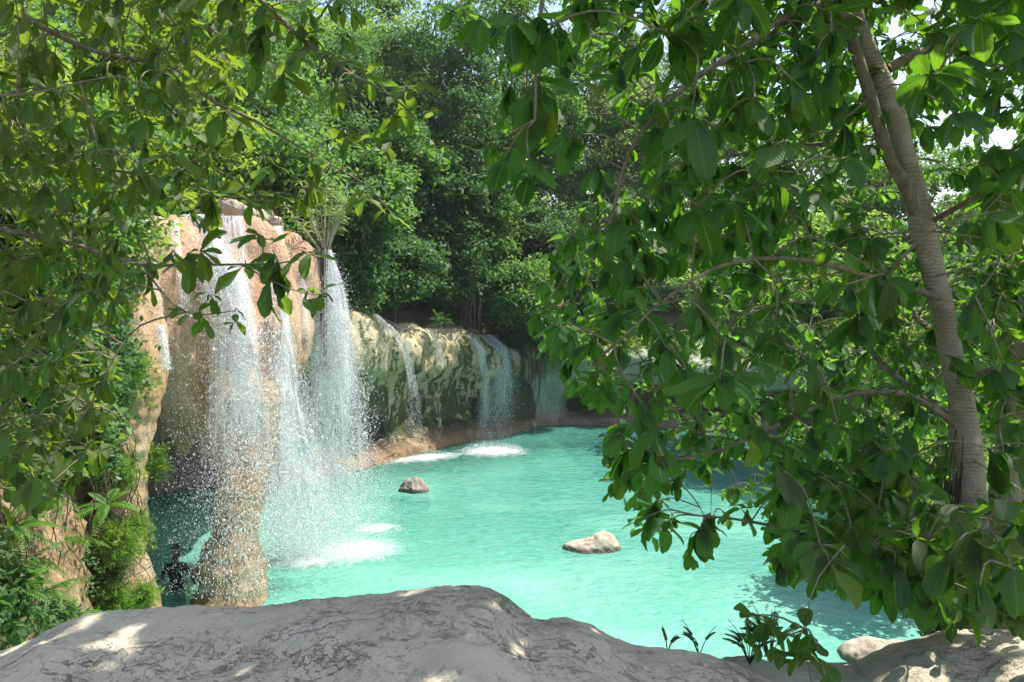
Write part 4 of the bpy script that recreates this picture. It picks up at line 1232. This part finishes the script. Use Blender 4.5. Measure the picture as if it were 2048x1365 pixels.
# ------------------------------------------------------------------ far trees and shrubs of small leaves
def leaf_cloud(mb, centers, radii, per, size, flat=.75, shade=.25):
    """clumps of small leaves: each clump a loose shell, thicker on top"""
    K = len(centers)
    n = K * per
    c = np.repeat(np.asarray(centers), per, 0); r = np.repeat(np.asarray(radii), per)
    d = unit(RNG.normal(0, 1, (n, 3)))
    low = d[:, 2] < -.1
    d[low & (RNG.uniform(0, 1, n) < .6), 2] *= -1
    rr = r * 1.28 * RNG.uniform(.02, 1.0, n) ** .5 * (1 + .35 * fbm(c + d * r[:, None], .55, 2))
    pos = c + d * rr[:, None] * np.array([1, 1, flat])
    nr = unit(.28 * d + np.array([0, 0, .6]) + RNG.normal(0, .62, (n, 3)))
    ax = unit(np.cross(nr, RNG.normal(0, 1, (n, 3))) + np.array([0, 0, -.35]))
    ax = unit(ax - (ax * nr).sum(-1, keepdims=True) * nr)
    sd_ = np.cross(nr, ax)
    L = (size * np.exp(RNG.normal(0, .28, n)))[:, None]
    wv = L * .27
    V = np.stack([pos - ax * L * .5, pos + sd_ * wv + nr * wv * .3, pos + ax * L * .5 - nr * L * .12, pos - sd_ * wv + nr * wv * .3], 1)
    Q = np.arange(n * 4).reshape(-1, 4)
    clr = np.repeat(RNG.uniform(0, .4, K), per)
    rn = np.clip(clr + RNG.uniform(0, .58, n), 0, .96)
    mb.add(V.reshape(-1, 3), Q, np.repeat(rn, 4))


def far_tree(name, label, cat, base, top_z, rx, rz, clumps, per, size, mat, group=None, seed=0, lean=(0, 0), clump_r=.95, bark='forest_bark', tr=.16):
    base = np.asarray(base, float)
    H = top_z - base[2]
    o = thing(name, base, label, cat, group)
    cc = base + np.array([lean[0], lean[1], H - rz])
    trunk = MB()
    pts = resample([base - np.array([0, 0, .3]), base + np.array([.2 * RNG.normal(), .2 * RNG.normal(), H * .35]), cc + np.array([0, 0, rz * .3])], .3)
    trunk.add(*tube(pts, np.linspace(tr, tr * .4, len(pts)), 8, .15))
    d = unit(RNG.normal(0, 1, (clumps, 3)))
    r = RNG.uniform(.12, 1, clumps) ** .42
    cs = cc + d * r[:, None] * np.array([rx, rx, rz])
    cs[:, 2] += .18 * rz * fbm(cs, 2.5, 2)
    cs[:, :2] *= 1
    for k in range(0, clumps, 5):
        a = pts[len(pts) // 2 + int(RNG.integers(0, len(pts) // 2))]
        m = (a + cs[k]) / 2 + np.array([0, 0, -.25])
        q = resample([a, m, cs[k]], .35)
        trunk.add(*tube(q, np.linspace(tr * .32, .02, len(q)), 5))
    trunk.build('trunk', M[bark], o)
    mb = MB()
    leaf_cloud(mb, cs, clump_r * RNG.uniform(.6, 1.25, clumps), per, size)
    mb.build('crown', M[mat], o)
    return o


def plat(x, y):
    return float(plateau(np.array([x]), np.array([y]))[0])


FG = 'tall trees of the wood behind the falls'
# label, px, D, top py, rx, rz, clumps, per, leaf, material
for lab, px, D, tpy, rx, rz, nc, per, lf, mat in [
    ('bright green tree above the left end of the waterfall lip', 470, 25, 60, 2.6, 4.0, 75, 170, .20, 'mid_leaf'),
    ('dark tree between the sunlit crowns above the waterfall', 640, 32, 70, 3.0, 5.0, 80, 170, .20, 'dark_leaf'),
    ('yellow green sunlit tree whose top meets the sky gap', 760, 38, 45, 3.2, 5.5, 95, 170, .22, 'light_leaf'),
    ('tall dark glossy tree at the centre of the wood', 880, 34, 40, 2.9, 6.5, 110, 170, .20, 'dark_leaf'),
    ('broad mid green tree right of the central dark tree', 1010, 38, -40, 3.4, 7.5, 115, 170, .22, 'mid_leaf'),
    ('pale hazy green tree seen under the hanging fig leaves', 1150, 42, 30, 3.6, 7.0, 105, 170, .24, 'pale_leaf'),
    ('pale yellow green tree left of the fig crown with sky behind', 1300, 44, 110, 3.2, 6.0, 95, 170, .24, 'pale_leaf'),
    ('light green tree seen through the gaps of the fig crown', 1450, 42, 190, 3.6, 5.5, 85, 160, .25, 'light_leaf'),
    ('sunlit tree behind the middle of the fig crown', 1640, 40, 260, 3.6, 4.8, 85, 160, .25, 'light_leaf'),
    ('green tree behind the leaning fig trunk', 1850, 38, 300, 3.6, 4.6, 80, 160, .25, 'mid_leaf'),
    ('green tree behind the fig leaves at the right edge', 2080, 36, 330, 3.6, 4.4, 70, 160, .25, 'light_leaf'),
    ('light green tree behind the upper left branches', 290, 24, 20, 2.8, 4.2, 70, 170, .2, 'light_leaf'),
    ('mid green tree behind the left edge branches', 90, 22, -20, 3.0, 4.5, 70, 170, .2, 'mid_leaf'),
    ('sunlit tree behind the end of the upper left branch', 590, 40, 100, 3.4, 6, 90, 160, .24, 'light_leaf'),
    ('tall green tree behind the left branches with its top out of view', 380, 34, -60, 3.4, 6, 90, 170, .24, 'mid_leaf'),
    ('very tall tree behind the upper left branch', 500, 38, -60, 3.4, 7, 90, 170, .24, 'dark_leaf'),
    ('tall tree far left whose crown leaves the picture', 180, 32, -80, 3.6, 7, 90, 170, .24, 'dark_leaf'),
    ('tall tree closing the sky gap behind the central dark tree', 720, 46, -70, 4.0, 7.0, 95, 170, .26, 'mid_leaf'),
    ('dim green tree low behind the central trunks', 960, 46, 200, 4.0, 5.5, 85, 150, .28, 'light_leaf'),
    ('shaded tree far behind the pale hazy tree', 1230, 50, 180, 4.2, 6, 85, 150, .3, 'mid_leaf'),
]:
    b = P(px, 600, D); zt = P(px, tpy, D)[2]
    far_tree('tree', lab, 'tree', (b[0], b[1], plat(b[0], b[1])), zt + 1.0, rx * 1.12, rz, int(nc * 1.15), int(per * 1.75), lf * .78, mat, FG)

SG = 'shrubs and saplings of the understory'
for lab, px, py, D, rx, rz, nc, per, lf, mat in [
    ('sunlit shrub with drooping leaves right of the waterfall lip', 735, 400, 24.5, 1.2, 1.3, 34, 150, .21, 'mid_leaf'),
    ('bright bush on the slope below the yellow green tree', 800, 350, 30, 2.0, 1.8, 40, 150, .22, 'mid_leaf'),
    ('dark bush hugging the right end of the waterfall cliff', 700, 520, 24.5, 1.0, 1.4, 30, 150, .2, 'dark_leaf'),
    ('dark understory bush above the start of the mossy ledge', 790, 545, 28.5, 1.6, 1.3, 34, 160, .2, 'dark_leaf'),
    ('dense dark bush behind the ledge fern', 880, 540, 31, 1.8, 1.6, 40, 160, .2, 'dark_leaf'),
    ('dark climber clothed trunk above the middle of the ledge', 905, 430, 31.5, 1.3, 2.4, 40, 160, .2, 'dark_leaf'),
    ('climber covered sapling in the middle of the dark wood', 990, 400, 33, 1.3, 2.8, 40, 160, .2, 'mid_leaf'),
    ('leafy creeper mound hanging over the right end of the mossy cliff', 1030, 590, 32.0, 1.5, 1.3, 40, 190, .17, 'mid_leaf'),
    ('creeper curtain hanging beside the widest cascade', 1075, 660, 32.4, .95, 1.3, 30, 190, .15, 'dark_leaf'),
    ('low creeper on the pale rock above the cave', 1130, 690, 33.4, 1.1, .6, 22, 170, .16, 'mid_leaf'),
    ('sunlit creeper along the whitish rock edge above the cave', 1240, 680, 35.5, 1.7, .6, 26, 150, .17, 'light_leaf'),
    ('creeper draped over the whitish rock lip behind the hanging fig leaves', 1330, 705, 35.0, 1.5, .6, 26, 150, .17, 'mid_leaf'),
    ('creeper on the whitish rock in line with the arching fig branch', 1480, 720, 34.5, 1.7, .6, 26, 150, .17, 'mid_leaf'),
    ('feathery dim green bush above the cave mouth', 1220, 560, 38, 2.2, 1.8, 40, 160, .22, 'mid_leaf'),
    ('dark shrub between the hanging fig bunches and the creeper mound', 1090, 500, 35, 1.6, 1.8, 40, 160, .2, 'dark_leaf'),
    ('yellow green shrub glowing through the fig crown', 1480, 600, 30, 2.4, 2.0, 50, 150, .24, 'light_leaf'),
    ('yellow green shrub left of the leaning fig trunk', 1640, 560, 26, 2.2, 2.0, 50, 150, .24, 'light_leaf'),
    ('light shrub low behind the arching fig branches', 1700, 700, 24, 2.0, 1.4, 40, 150, .24, 'light_leaf'),
    ('sunlit shrub behind the foot of the fig trunk', 1880, 760, 20, 2.0, 1.6, 40, 150, .22, 'light_leaf'),
    ('sunlit shrub at the right edge behind the second fig trunk', 2060, 640, 18, 1.8, 1.8, 40, 150, .22, 'mid_leaf'),
    ('low bush on the right bank behind the fig roots', 1800, 940, 15.5, 1.3, .8, 26, 150, .2, 'light_leaf'),
    ('bright bush on the bank behind the left branches', 120, 480, 12.5, 1.1, 1.1, 40, 150, .15, 'light_leaf'),
    ('bright shrub on the left bank above the buttress', 165, 590, 12.8, .6, .7, 28, 150, .13, 'mid_leaf'),
    ('leafy bush on the middle of the left bank', 40, 720, 10, .6, .6, 30, 150, .13, 'mid_leaf'),
    ('bush overhanging the left bank beside the waterfall lip', 165, 330, 15, 1.1, 1.1, 40, 150, .17, 'light_leaf'),
    ('wide leafy bush spilling down the upper left bank', 60, 430, 9.5, 1.0, .9, 40, 150, .15, 'mid_leaf'),
    ('bush with bright leaves at the left edge of the bank', -10, 560, 8.6, .8, .8, 34, 150, .14, 'light_leaf'),
    ('dark bush in the hollow of the left bank', 95, 640, 10.8, .7, .8, 36, 150, .14, 'dark_leaf'),
    ('leafy creeper over the bank beside the top of the buttress', 150, 750, 11.8, .5, .8, 30, 150, .13, 'dark_leaf'),
    ('small leafy bush low on the left bank under the branches', 70, 840, 9.2, .45, .5, 30, 150, .13, 'mid_leaf'),
    ('bush above the left bank against the far trees', 160, 300, 12, 1.3, 1.1, 44, 150, .16, 'mid_leaf'),
    ('bush at the far left behind the upper branches', -20, 280, 10, 1.2, 1.2, 44, 150, .16, 'light_leaf'),
    ('shrub on top of the falls behind the two boulders', 560, 340, 20, 1.3, .9, 36, 150, .18, 'mid_leaf'),
    ('shrub on the waterfall top left of the lip boulders', 400, 330, 18, 1.2, .9, 34, 150, .17, 'light_leaf'),
]:
    if 'bank' in lab and py > 400: D = HIT(px, py, D) - .1
    c = P(px, py, D)
    far_tree('shrub', lab, 'shrub', (c[0], c[1], c[2] - rz * 1.15), c[2] + rz, rx, rz, nc, int(per * 1.5), lf * .82, mat, SG, clump_r=.5 if rx < 1.3 else .62, tr=.05)

# ground cover under the wood, one mass nobody could count
n = 2600
q = np.stack([RNG.uniform(-24, 30, n), RNG.uniform(25, 66, n)], -1)
q = q[sdist(POOL, q[:, 0], q[:, 1]) > 2.6]
zz = plateau(q[:, 0], q[:, 1])
mb = MB()
leaf_cloud(mb, np.c_[q, zz + RNG.uniform(.1, 1.1, len(q))], RNG.uniform(.5, 1.1, len(q)), 36, .24)
tag(mb.build('undergrowth', M['dark_leaf']), kind='stuff')

# pale stemmed shrub at the right end of the lip
ps = thing('shrub', P(650, 505, 18.4), 'pale stemmed narrow leaved shrub on the right end of the waterfall lip', 'shrub')
st = MB(); lv = MB()
b0 = P(650, 515, 18.4)
for k in range(14):
    a = RNG.uniform(-1.0, 1.1); y = RNG.normal(0, .35); ln = RNG.uniform(1.0, 2.0)
    e = b0 + np.array([math.sin(a) * ln * .62, y * ln, math.cos(a) * ln])
    q = resample([b0 + RNG.normal(0, .05, 3), (b0 + e) / 2 + np.array([-.1 * a, 0, -.08]), e], .12)
    st.add(*tube(q, np.linspace(.028, .008, len(q)), 5))
    m = 34
    s = q[RNG.integers(len(q) // 2, len(q), m)]
    az = RNG.uniform(0, 2 * PI, m)
    Dr = np.stack([np.cos(az), np.sin(az), RNG.uniform(-.3, .9, m)], -1)
    add_leaves(lv, s, Dr, np.stack([0 * az, 0 * az, 1 + 0 * az], -1) + RNG.normal(0, .2, (m, 3)), RNG.uniform(.16, .3, m), np.full(m, .035), RNG.normal(.5, .3, m), np.full(m, .2), RNG.uniform(.2, .9, m), 4, 3)
for k in range(30):
    e = b0 + np.array([RNG.normal(0, .16), RNG.normal(0, .15), -RNG.uniform(.15, .5)])
    st.add(*tube(np.array([b0, (b0 + e) / 2 + RNG.normal(0, .03, 3), e]), np.array([.012, .008, .003]), 4))
st.build('stem', M['pale_stem'], ps)
lv.build('foliage', M['pale_leaf'], ps, uv=True)


# ------------------------------------------------------------------ ferns, feathery bushes, roots
def frond(mb, base, dirv, L, droop, wd, pairs=16, mbr=None):
    dirv = unit(dirv)
    t = np.linspace(0, 1, pairs + 2)
    path = base + dirv * (t * L)[:, None] + np.array([0, 0, -1.0]) * (droop * L * t ** 2)[:, None]
    T = unit(np.gradient(path, axis=0))
    side = unit(np.cross(T, np.array([0, 0, 1.0])))
    V = []
    for sgn in (-1, 1):
        for k in range(1, len(t) - 1):
            ln = wd * math.sin(PI * (t[k] * .85 + .12)) ** .8
            a = path[k]; dr = unit(side[k] * sgn + T[k] * .45 + np.array([0, 0, -.15]))
            w = L / pairs * .40
            V.append(np.array([a - T[k] * w, a + dr * ln * .55 - T[k] * w * .8, a + dr * ln, a + dr * ln * .5 + T[k] * w]))
    V = np.array(V)
    mb.add(V.reshape(-1, 3), np.arange(len(V) * 4).reshape(-1, 4), RNG.uniform(.1, .8))
    (mbr or mb).add(*tube(path, np.linspace(.006, .002, len(path)), 4), RNG.uniform(.1, .4))


def fern(px, py, D, n, L, label, group='ferns on the rocks', up=.5, face=(0.5, -.6), mat='fern_leaf'):
    if group == 'ferns on the rocks': D = HIT(px, py, D) - .08
    c = P(px, py, D)
    o = thing('fern', c, label, 'fern', group)
    mb = MB()
    for k in range(n):
        a = RNG.uniform(0, 2 * PI)
        d = np.array([math.cos(a) + face[0], math.sin(a) + face[1], up + RNG.normal(0, .25)])
        frond(mb, c + RNG.normal(0, .02, 3), d, L * RNG.uniform(.65, 1.1), RNG.uniform(.25, .7), L * .16)
    mb.build('frond', M[mat], o, smooth=False)


n = 520
qx = RNG.uniform(-40, 262, n); qy = RNG.uniform(600, 1290, n)
keep = (fbm(np.c_[qx, qy, 0 * qx], 90, 3) + .25 * sm(1000, 700, qy) > .09) & (qx < 262 - .05 * (qy - 600))
pts_ = np.array([P(a, b, HIT(a, b, 9.0) - .05) for a, b in zip(qx[keep], qy[keep])])
mb = MB(); leaf_cloud(mb, pts_, RNG.uniform(.10, .24, len(pts_)), 46, .075)
tag(mb.build('bank_creeper', M['dark_leaf']), kind='stuff')

FN = [(60, 1120, 7.6, 9, .5, 'pale yellowish fern on the bare earth of the lower left bank'), (200, 1130, 10.5, 14, .62, 'large bright fern left of the feathery bushes on the buttress'), (135, 1080, 8.0, 9, .5, 'fern with long hanging fronds in the middle of the left bank'),
      (150, 1240, 7.0, 8, .42, 'fern on the bank just above the big foreground boulder'), (110, 1000, 9.0, 10, .5, 'fern hanging in shade among the bank roots'), (175, 880, 10.5, 9, .55, 'fern high on the left bank beside the orange buttress'),
      (60, 940, 8.4, 7, .42, 'small yellow green fern near the left edge of the bank'), (150, 760, 11.5, 9, .55, 'fern half hidden by leaves on the upper left bank'), (30, 1180, 6.6, 7, .4, 'dark fern at the left edge by the earth slope'),
      (215, 1010, 10.5, 12, .6, 'bright fern between the bank roots and the large feathery bush'), (180, 1200, 9.0, 12, .55, 'wide bright fern low on the bank left of the buttress foot'), (100, 1180, 7.2, 10, .5, 'light green fern on the earth slope below the hanging fronds'),
      (20, 1060, 7.0, 10, .5, 'drooping fern at the left edge of the picture above the earth slope'), (90, 860, 9.5, 10, .5, 'fern under the left branches above the dry roots'), (225, 960, 11, 9, .5, 'fern hanging beside the yellow green feathery tuft')]
for f_ in FN: fern(f_[0], f_[1], f_[2], f_[3] + 3, f_[4], f_[5])
fern(878, 645, 28.6, 34, .72, 'spiky dark fern growing on the wet ledge between the cascades', 'ferns on the wet ledge', up=1.2, mat='dark_leaf')
fern(780, 610, 27.2, 18, .9, 'dark fern at the upper end of the wet ledge', 'ferns on the wet ledge', up=.8, mat='dark_leaf')
fern(1870, 1275, 3.5, 12, .3, 'dark spiky plant behind the right foreground boulder', 'small plants by the foreground rocks', up=1.2, mat='dark_leaf')


def feathery(px, py, D, r, n, label, squash=(1, 1, 1)):
    D = HITB(px, py, D + .1) - .10
    c = P(px, py, D)
    o = thing('feathery_bush', c, label, 'bush', 'feathery bushes on the buttress')
    n = int(n * .8); pl = n // 26
    d = unit(RNG.normal(0, 1, (pl, 3)) + np.array([.35, -.35, .1]))
    B0 = c + d * .15 * r; tip = d * r * RNG.uniform(.35, 1.25, pl)[:, None] * np.array(squash)
    mb = MB()
    k = np.repeat(np.arange(pl), 26)
    t = RNG.uniform(.1, 1, len(k))
    pos = B0[k] + tip[k] * t[:, None] + np.array([0, 0, -.22 * r]) * (t ** 2)[:, None] + RNG.normal(0, .02, (len(k), 3))
    nd = unit(d[k] + RNG.normal(0, .75, (len(k), 3)))
    sd_ = unit(np.cross(nd, RNG.normal(0, 1, (len(k), 3))))
    L = RNG.uniform(.05, .11, len(k))[:, None]; w = .0065
    V = np.stack([pos - sd_ * w, pos + sd_ * w, pos + nd * L + sd_ * w * .3, pos + nd * L - sd_ * w * .3], 1)
    mb.add(V.reshape(-1, 3), np.arange(len(V) * 4).reshape(-1, 4), np.repeat(RNG.uniform(.1, .9, pl)[k], 4))
    mb.build('foliage', M['fern_leaf'], o, smooth=False)


feathery(232, 1078, 12.6, .44, 7000, 'large feathery bright green bush halfway down the orange buttress')
feathery(268, 1048, 12.7, .28, 3000, 'small feathery tuft leaning over the water from the buttress')
feathery(222, 1205, 12.0, .38, 4500, 'feathery bush at the foot of the buttress above the foreground boulder')
feathery(284, 1190, 12.4, .24, 2600, 'dark feathery tuft at the foot of the buttress over the pool', (1, 1, 1.2))
feathery(255, 740, 12.8, .42, 4800, 'feathery bush hanging at the top of the orange buttress')
feathery(240, 935, 12.6, .36, 3600, 'yellow green feathery tuft in the middle of the orange buttress')
feathery(305, 920, 13.6, .26, 2200, 'feathery tuft beside the cave mouth behind the buttress', (1, 1, 1.5))

rb = thing('bank_roots', P(120, 1000, 8), 'tangle of thin dry roots hanging down the left earth bank', 'roots')
mb = MB()
for k in range(170):
    px = RNG.uniform(-30, 270); py = RNG.uniform(820, 1120); D = HIT(px, py, 6.6 + (px + 30) / 300 * 5.6) - RNG.uniform(.0, .15)
    a = P(px, py, D); ln = RNG.uniform(.3, 1.1)
    e = a + np.array([RNG.normal(.05, .22), RNG.normal(-.1, .15), -1]) * ln
    m = (a + e) / 2 + np.array([RNG.normal(.1, .12), RNG.normal(-.12, .1), .1])
    mb.add(*tube(resample([a, m, e], .08), RNG.uniform(.003, .009), 4))
mb.build('dry_root', M['root'], rb)['kind'] = 'stuff'
for px, py, y1, D, n, w, lab in [(940, 600, 655, 30.4, 26, 24, 'curtain of thin brown roots hanging above the middle of the wet ledge'), (1062, 690, 800, 32.0, 20, 22, 'dark hanging roots on the pale rock beside the widest cascade'), (648, 500, 760, 17.9, 16, 8, 'long straight wet roots hanging from the pale stemmed shrub into the falls')]:
    hr = thing('hanging_roots', P(px, py, D), lab, 'roots', 'hanging roots')
    mb = MB()
    for k in range(n):
        py_ = py + RNG.uniform(-8, 14); x0 = px + RNG.uniform(-w, w); d_ = D + RNG.normal(0, .12); e = y1 + RNG.normal(0, 18)
        mb.add(*tube(resample(PP([(x0, py_, d_), (x0 + RNG.normal(0, 2), (py_ + e) / 2, d_ - .05), (x0 + RNG.normal(0, 3), e, d_)]), .3), RNG.uniform(.006, .014), 4))
    mb.build('root', M['root'], hr)


# small plants by the foreground rocks
def sprig(px, py, D, hgt, label, pinn=5):
    c = P(px, py, D)
    o = thing('seedling', c, label, 'plant', 'small plants by the foreground rocks')
    st = MB(); lf = MB()
    for k in range(pinn):
        a = RNG.uniform(0, 2 * PI)
        e = c + np.array([math.cos(a) * hgt * .5, math.sin(a) * hgt * .3, hgt * RNG.uniform(.5, 1.05)])
        q = resample([c, (c + e) / 2 + np.array([0, 0, .15 * hgt]), e], hgt / 8)
        st.add(*tube(q, np.linspace(.0022, .001, len(q)), 4))
        frond(lf, q[len(q) // 2], q[-1] - q[len(q) // 2], hgt * .45, .35, hgt * .09, 12)
    st.build('stem', M['root'], o); lf.build('foliage', M['mid_leaf'], o, smooth=False)


sprig(1335, 1305, 2.75, .10, 'tiny feathery seedling on the edge of the big boulder', 4)
sprig(1398, 1312, 2.8, .13, 'slender dark seedling on the boulder edge right of the tiny one', 5)
sprig(1500, 1330, 2.95, .2, 'feathery fern leaved sapling rising behind the boulder saddle', 12)
sprig(1540, 1325, 3.0, .24, 'taller feathery sapling between the two foreground boulders', 12)

hs = thing('hanging_sprig', P(1610, 1240, 2.6), 'dark round leaved sprig drooping in front of the low rock saddle', 'plant')
near_tree(hs, [dict(pts=PP([(1690, 1090, 2.7), (1640, 1150, 2.6), (1617, 1210, 2.55), (1612, 1290, 2.5), (1625, 1380, 2.45)]), r0=.004, r1=.002, trunk=False)],
          np.array([P(*e) for e in [(1590, 1250, 2.5), (1610, 1300, 2.45), (1580, 1270, 2.55), (1635, 1290, 2.4), (1510, 1230, 2.7), (1540, 1270, 2.7), (1650, 1350, 2.3), (1570, 1310, 2.5), (1500, 1285, 2.75)]]), np.full(9, .085), M['fig_leaf'], M['twig_bark'], M['twig_bark'], nleaf=(3, 5), droop=.4, ratio=.6)

# ------------------------------------------------------------------ the bather behind the falling drops
wq = W(354, 1176)
S = 1.0


def skin_mesh(verts, edges, name, mat, parent, sub=2):
    me = bpy.data.meshes.new('tmp')
    me.from_pydata([v[:3] for v in verts], edges, [])
    o = bpy.data.objects.new('tmp', me); COL.objects.link(o)
    md = o.modifiers.new('skin', 'SKIN')
    for sv, v in zip(me.skin_vertices[0].data, verts):
        sv.radius = (v[3], v[4] if len(v) > 4 else v[3])
    me.skin_vertices[0].data[0].use_root = True
    o.modifiers.new('sub', 'SUBSURF').levels = sub
    ev = o.evaluated_get(bpy.context.evaluated_depsgraph_get())
    m2 = bpy.data.meshes.new_from_object(ev)
    V = np.array([v.co[:] for v in m2.vertices]); Fl = [list(p.vertices) for p in m2.polygons]
    bpy.data.objects.remove(o); bpy.data.meshes.remove(me); bpy.data.meshes.remove(m2)
    return mk(name, V + np.array(wq), Fl, mat, parent)


pr = thing('person', (wq[0], wq[1], -0.9), 'person in a dark wet shirt wading waist deep behind the falling drops, one arm out', 'person')
B_ = [(0, 0, -.10, .135, .10), (0, 0, .05, .125, .095), (0, .0, .22, .14, .10), (0, 0, .38, .15, .10), (0, 0, .47, .10, .08), (0, -.01, .54, .052, .055), (0, -.02, .60, .058, .062), (0, -.03, .68, .075, .088), (0, -.025, .765, .070, .082), (0, -.02, .81, .040, .045),
      (-.17, 0, .45, .055, .055), (-.22, -.02, .36, .048, .048), (-.28, -.06, .20, .040, .040), (-.36, -.14, .22, .033, .033), (-.47, -.20, .25, .024, .026), (-.53, -.22, .265, .034, .016),
      (.17, 0, .45, .055, .055), (.25, -.02, .37, .048, .048), (.34, -.06, .25, .040, .040), (.42, -.16, .18, .033, .033), (.50, -.24, .14, .024, .026), (.55, -.27, .13, .034, .016),
      (-.09, 0, -.22, .085, .085), (-.10, -.02, -.5, .065, .065), (-.10, 0, -.88, .045, .045), (.09, 0, -.22, .085, .085), (.10, -.02, -.5, .065, .065), (.10, 0, -.88, .045, .045),
      (0, -.125, .675, .012, .012)]
E_ = [(0, 1), (1, 2), (2, 3), (3, 4), (4, 5), (5, 6), (6, 7), (7, 8), (8, 9), (3, 10), (10, 11), (11, 12), (12, 13), (13, 14), (14, 15), (3, 16), (16, 17), (17, 18), (18, 19), (19, 20), (20, 21), (0, 22), (22, 23), (23, 24), (0, 25), (25, 26), (26, 27), (7, 28)]
for base_i, sgn in ((15, -1), (21, 1)):        # five fingers rooted in each palm
    bx = B_[base_i]
    for k, (dy, ln) in enumerate([(-.024, .070), (-.008, .080), (.008, .076), (.024, .060)]):
        i = len(B_)
        B_ += [(bx[0] + sgn * .045, bx[1] + dy, bx[2] + .004, .0095, .0095), (bx[0] + sgn * (.045 + ln * .55), bx[1] + dy * 1.25, bx[2] - .004, .0085, .0085), (bx[0] + sgn * (.045 + ln), bx[1] + dy * 1.3, bx[2] - .022, .0065, .0065)]
        E_ += [(base_i, i), (i, i + 1), (i + 1, i + 2)]
    i = len(B_)
    B_ += [(bx[0] + sgn * .005, bx[1] - .04, bx[2] + .008, .011, .011), (bx[0] + sgn * .04, bx[1] - .065, bx[2] + .012, .009, .009)]
    E_ += [(base_i, i), (i, i + 1)]
body = skin_mesh(B_, E_, 'body', M['skin'], pr)
SH = [(0, 0, -.10, .148, .112), (0, 0, .05, .139, .108), (0, .0, .22, .154, .113), (0, 0, .38, .162, .112), (0, 0, .475, .106, .086), (-.17, 0, .45, .066, .066), (-.22, -.02, .36, .060, .060), (-.255, -.042, .27, .054, .054), (.17, 0, .45, .066, .066), (.25, -.02, .37, .060, .060), (.30, -.042, .305, .054, .054)]
skin_mesh(SH, [(0, 1), (1, 2), (2, 3), (3, 4), (3, 5), (5, 6), (6, 7), (3, 8), (8, 9), (9, 10)], 'shirt', M['shirt'], pr)
skin_mesh([(0, .015, .76, .082, .086), (0, .045, .70, .074, .060), (0, 0, .815, .056, .062)], [(0, 1), (0, 2)], 'hair', M['hair'], pr)

# ------------------------------------------------------------------ hazy air
g = G('haze')
pv = g.n('VolumePrincipled', ins={'Color': (0.9, 0.95, 1.0, 1), 'Density': 0.0004})
g.t.links.new(pv.outputs[0], g.out.inputs['Volume'])
v_ = np.array([(x_, y_, z_) for x_ in (-402, 402) for y_ in (-65, 605) for z_ in (-6, 32)], float)
hz = mk('haze', v_, [[0, 1, 3, 2], [4, 6, 7, 5], [0, 4, 5, 1], [2, 3, 7, 6], [0, 2, 6, 4], [1, 5, 7, 3]], g.m, smooth=False)
hz['kind'] = 'stuff'

# ------------------------------------------------------------------ light
EL, AZ = math.radians(60), math.radians(62)       # sun from the front right: azimuth from +Y toward +X
sun = bpy.data.lights.new('sun', 'SUN'); sun.energy = 4.6; sun.angle = math.radians(.53); sun.color = (1.0, .955, .88)
so = bpy.data.objects.new('sun', sun); COL.objects.link(so)
sdv = Vector((math.cos(EL) * math.sin(AZ), math.cos(EL) * math.cos(AZ), math.sin(EL)))
so.rotation_euler = sdv.to_track_quat('Z', 'Y').to_euler()
so.location = (10, 20, 40)
wd = bpy.data.worlds.new('World'); scene.world = wd; wd.use_nodes = True
nt = wd.node_tree
sky = nt.nodes.new('ShaderNodeTexSky'); sky.sky_type = 'NISHITA'; sky.sun_disc = False
sky.sun_elevation = EL; sky.sun_rotation = AZ; sky.air_density = 1.0; sky.dust_density = 2.0; sky.ozone_density = 1.0
nt.links.new(sky.outputs[0], nt.nodes['Background'].inputs[0]); nt.nodes['Background'].inputs[1].default_value = .15

scene.view_settings.view_transform = 'Standard'; scene.view_settings.look = 'None'
scene.view_settings.exposure = 0.95; scene.view_settings.gamma = 1.0
scene.cycles.max_bounces = 8; scene.cycles.diffuse_bounces = 4; scene.cycles.glossy_bounces = 3; scene.cycles.transmission_bounces = 4; scene.cycles.transparent_max_bounces = 14
scene.cycles.use_denoising = True
scene.cycles.caustics_reflective = False; scene.cycles.caustics_refractive = False
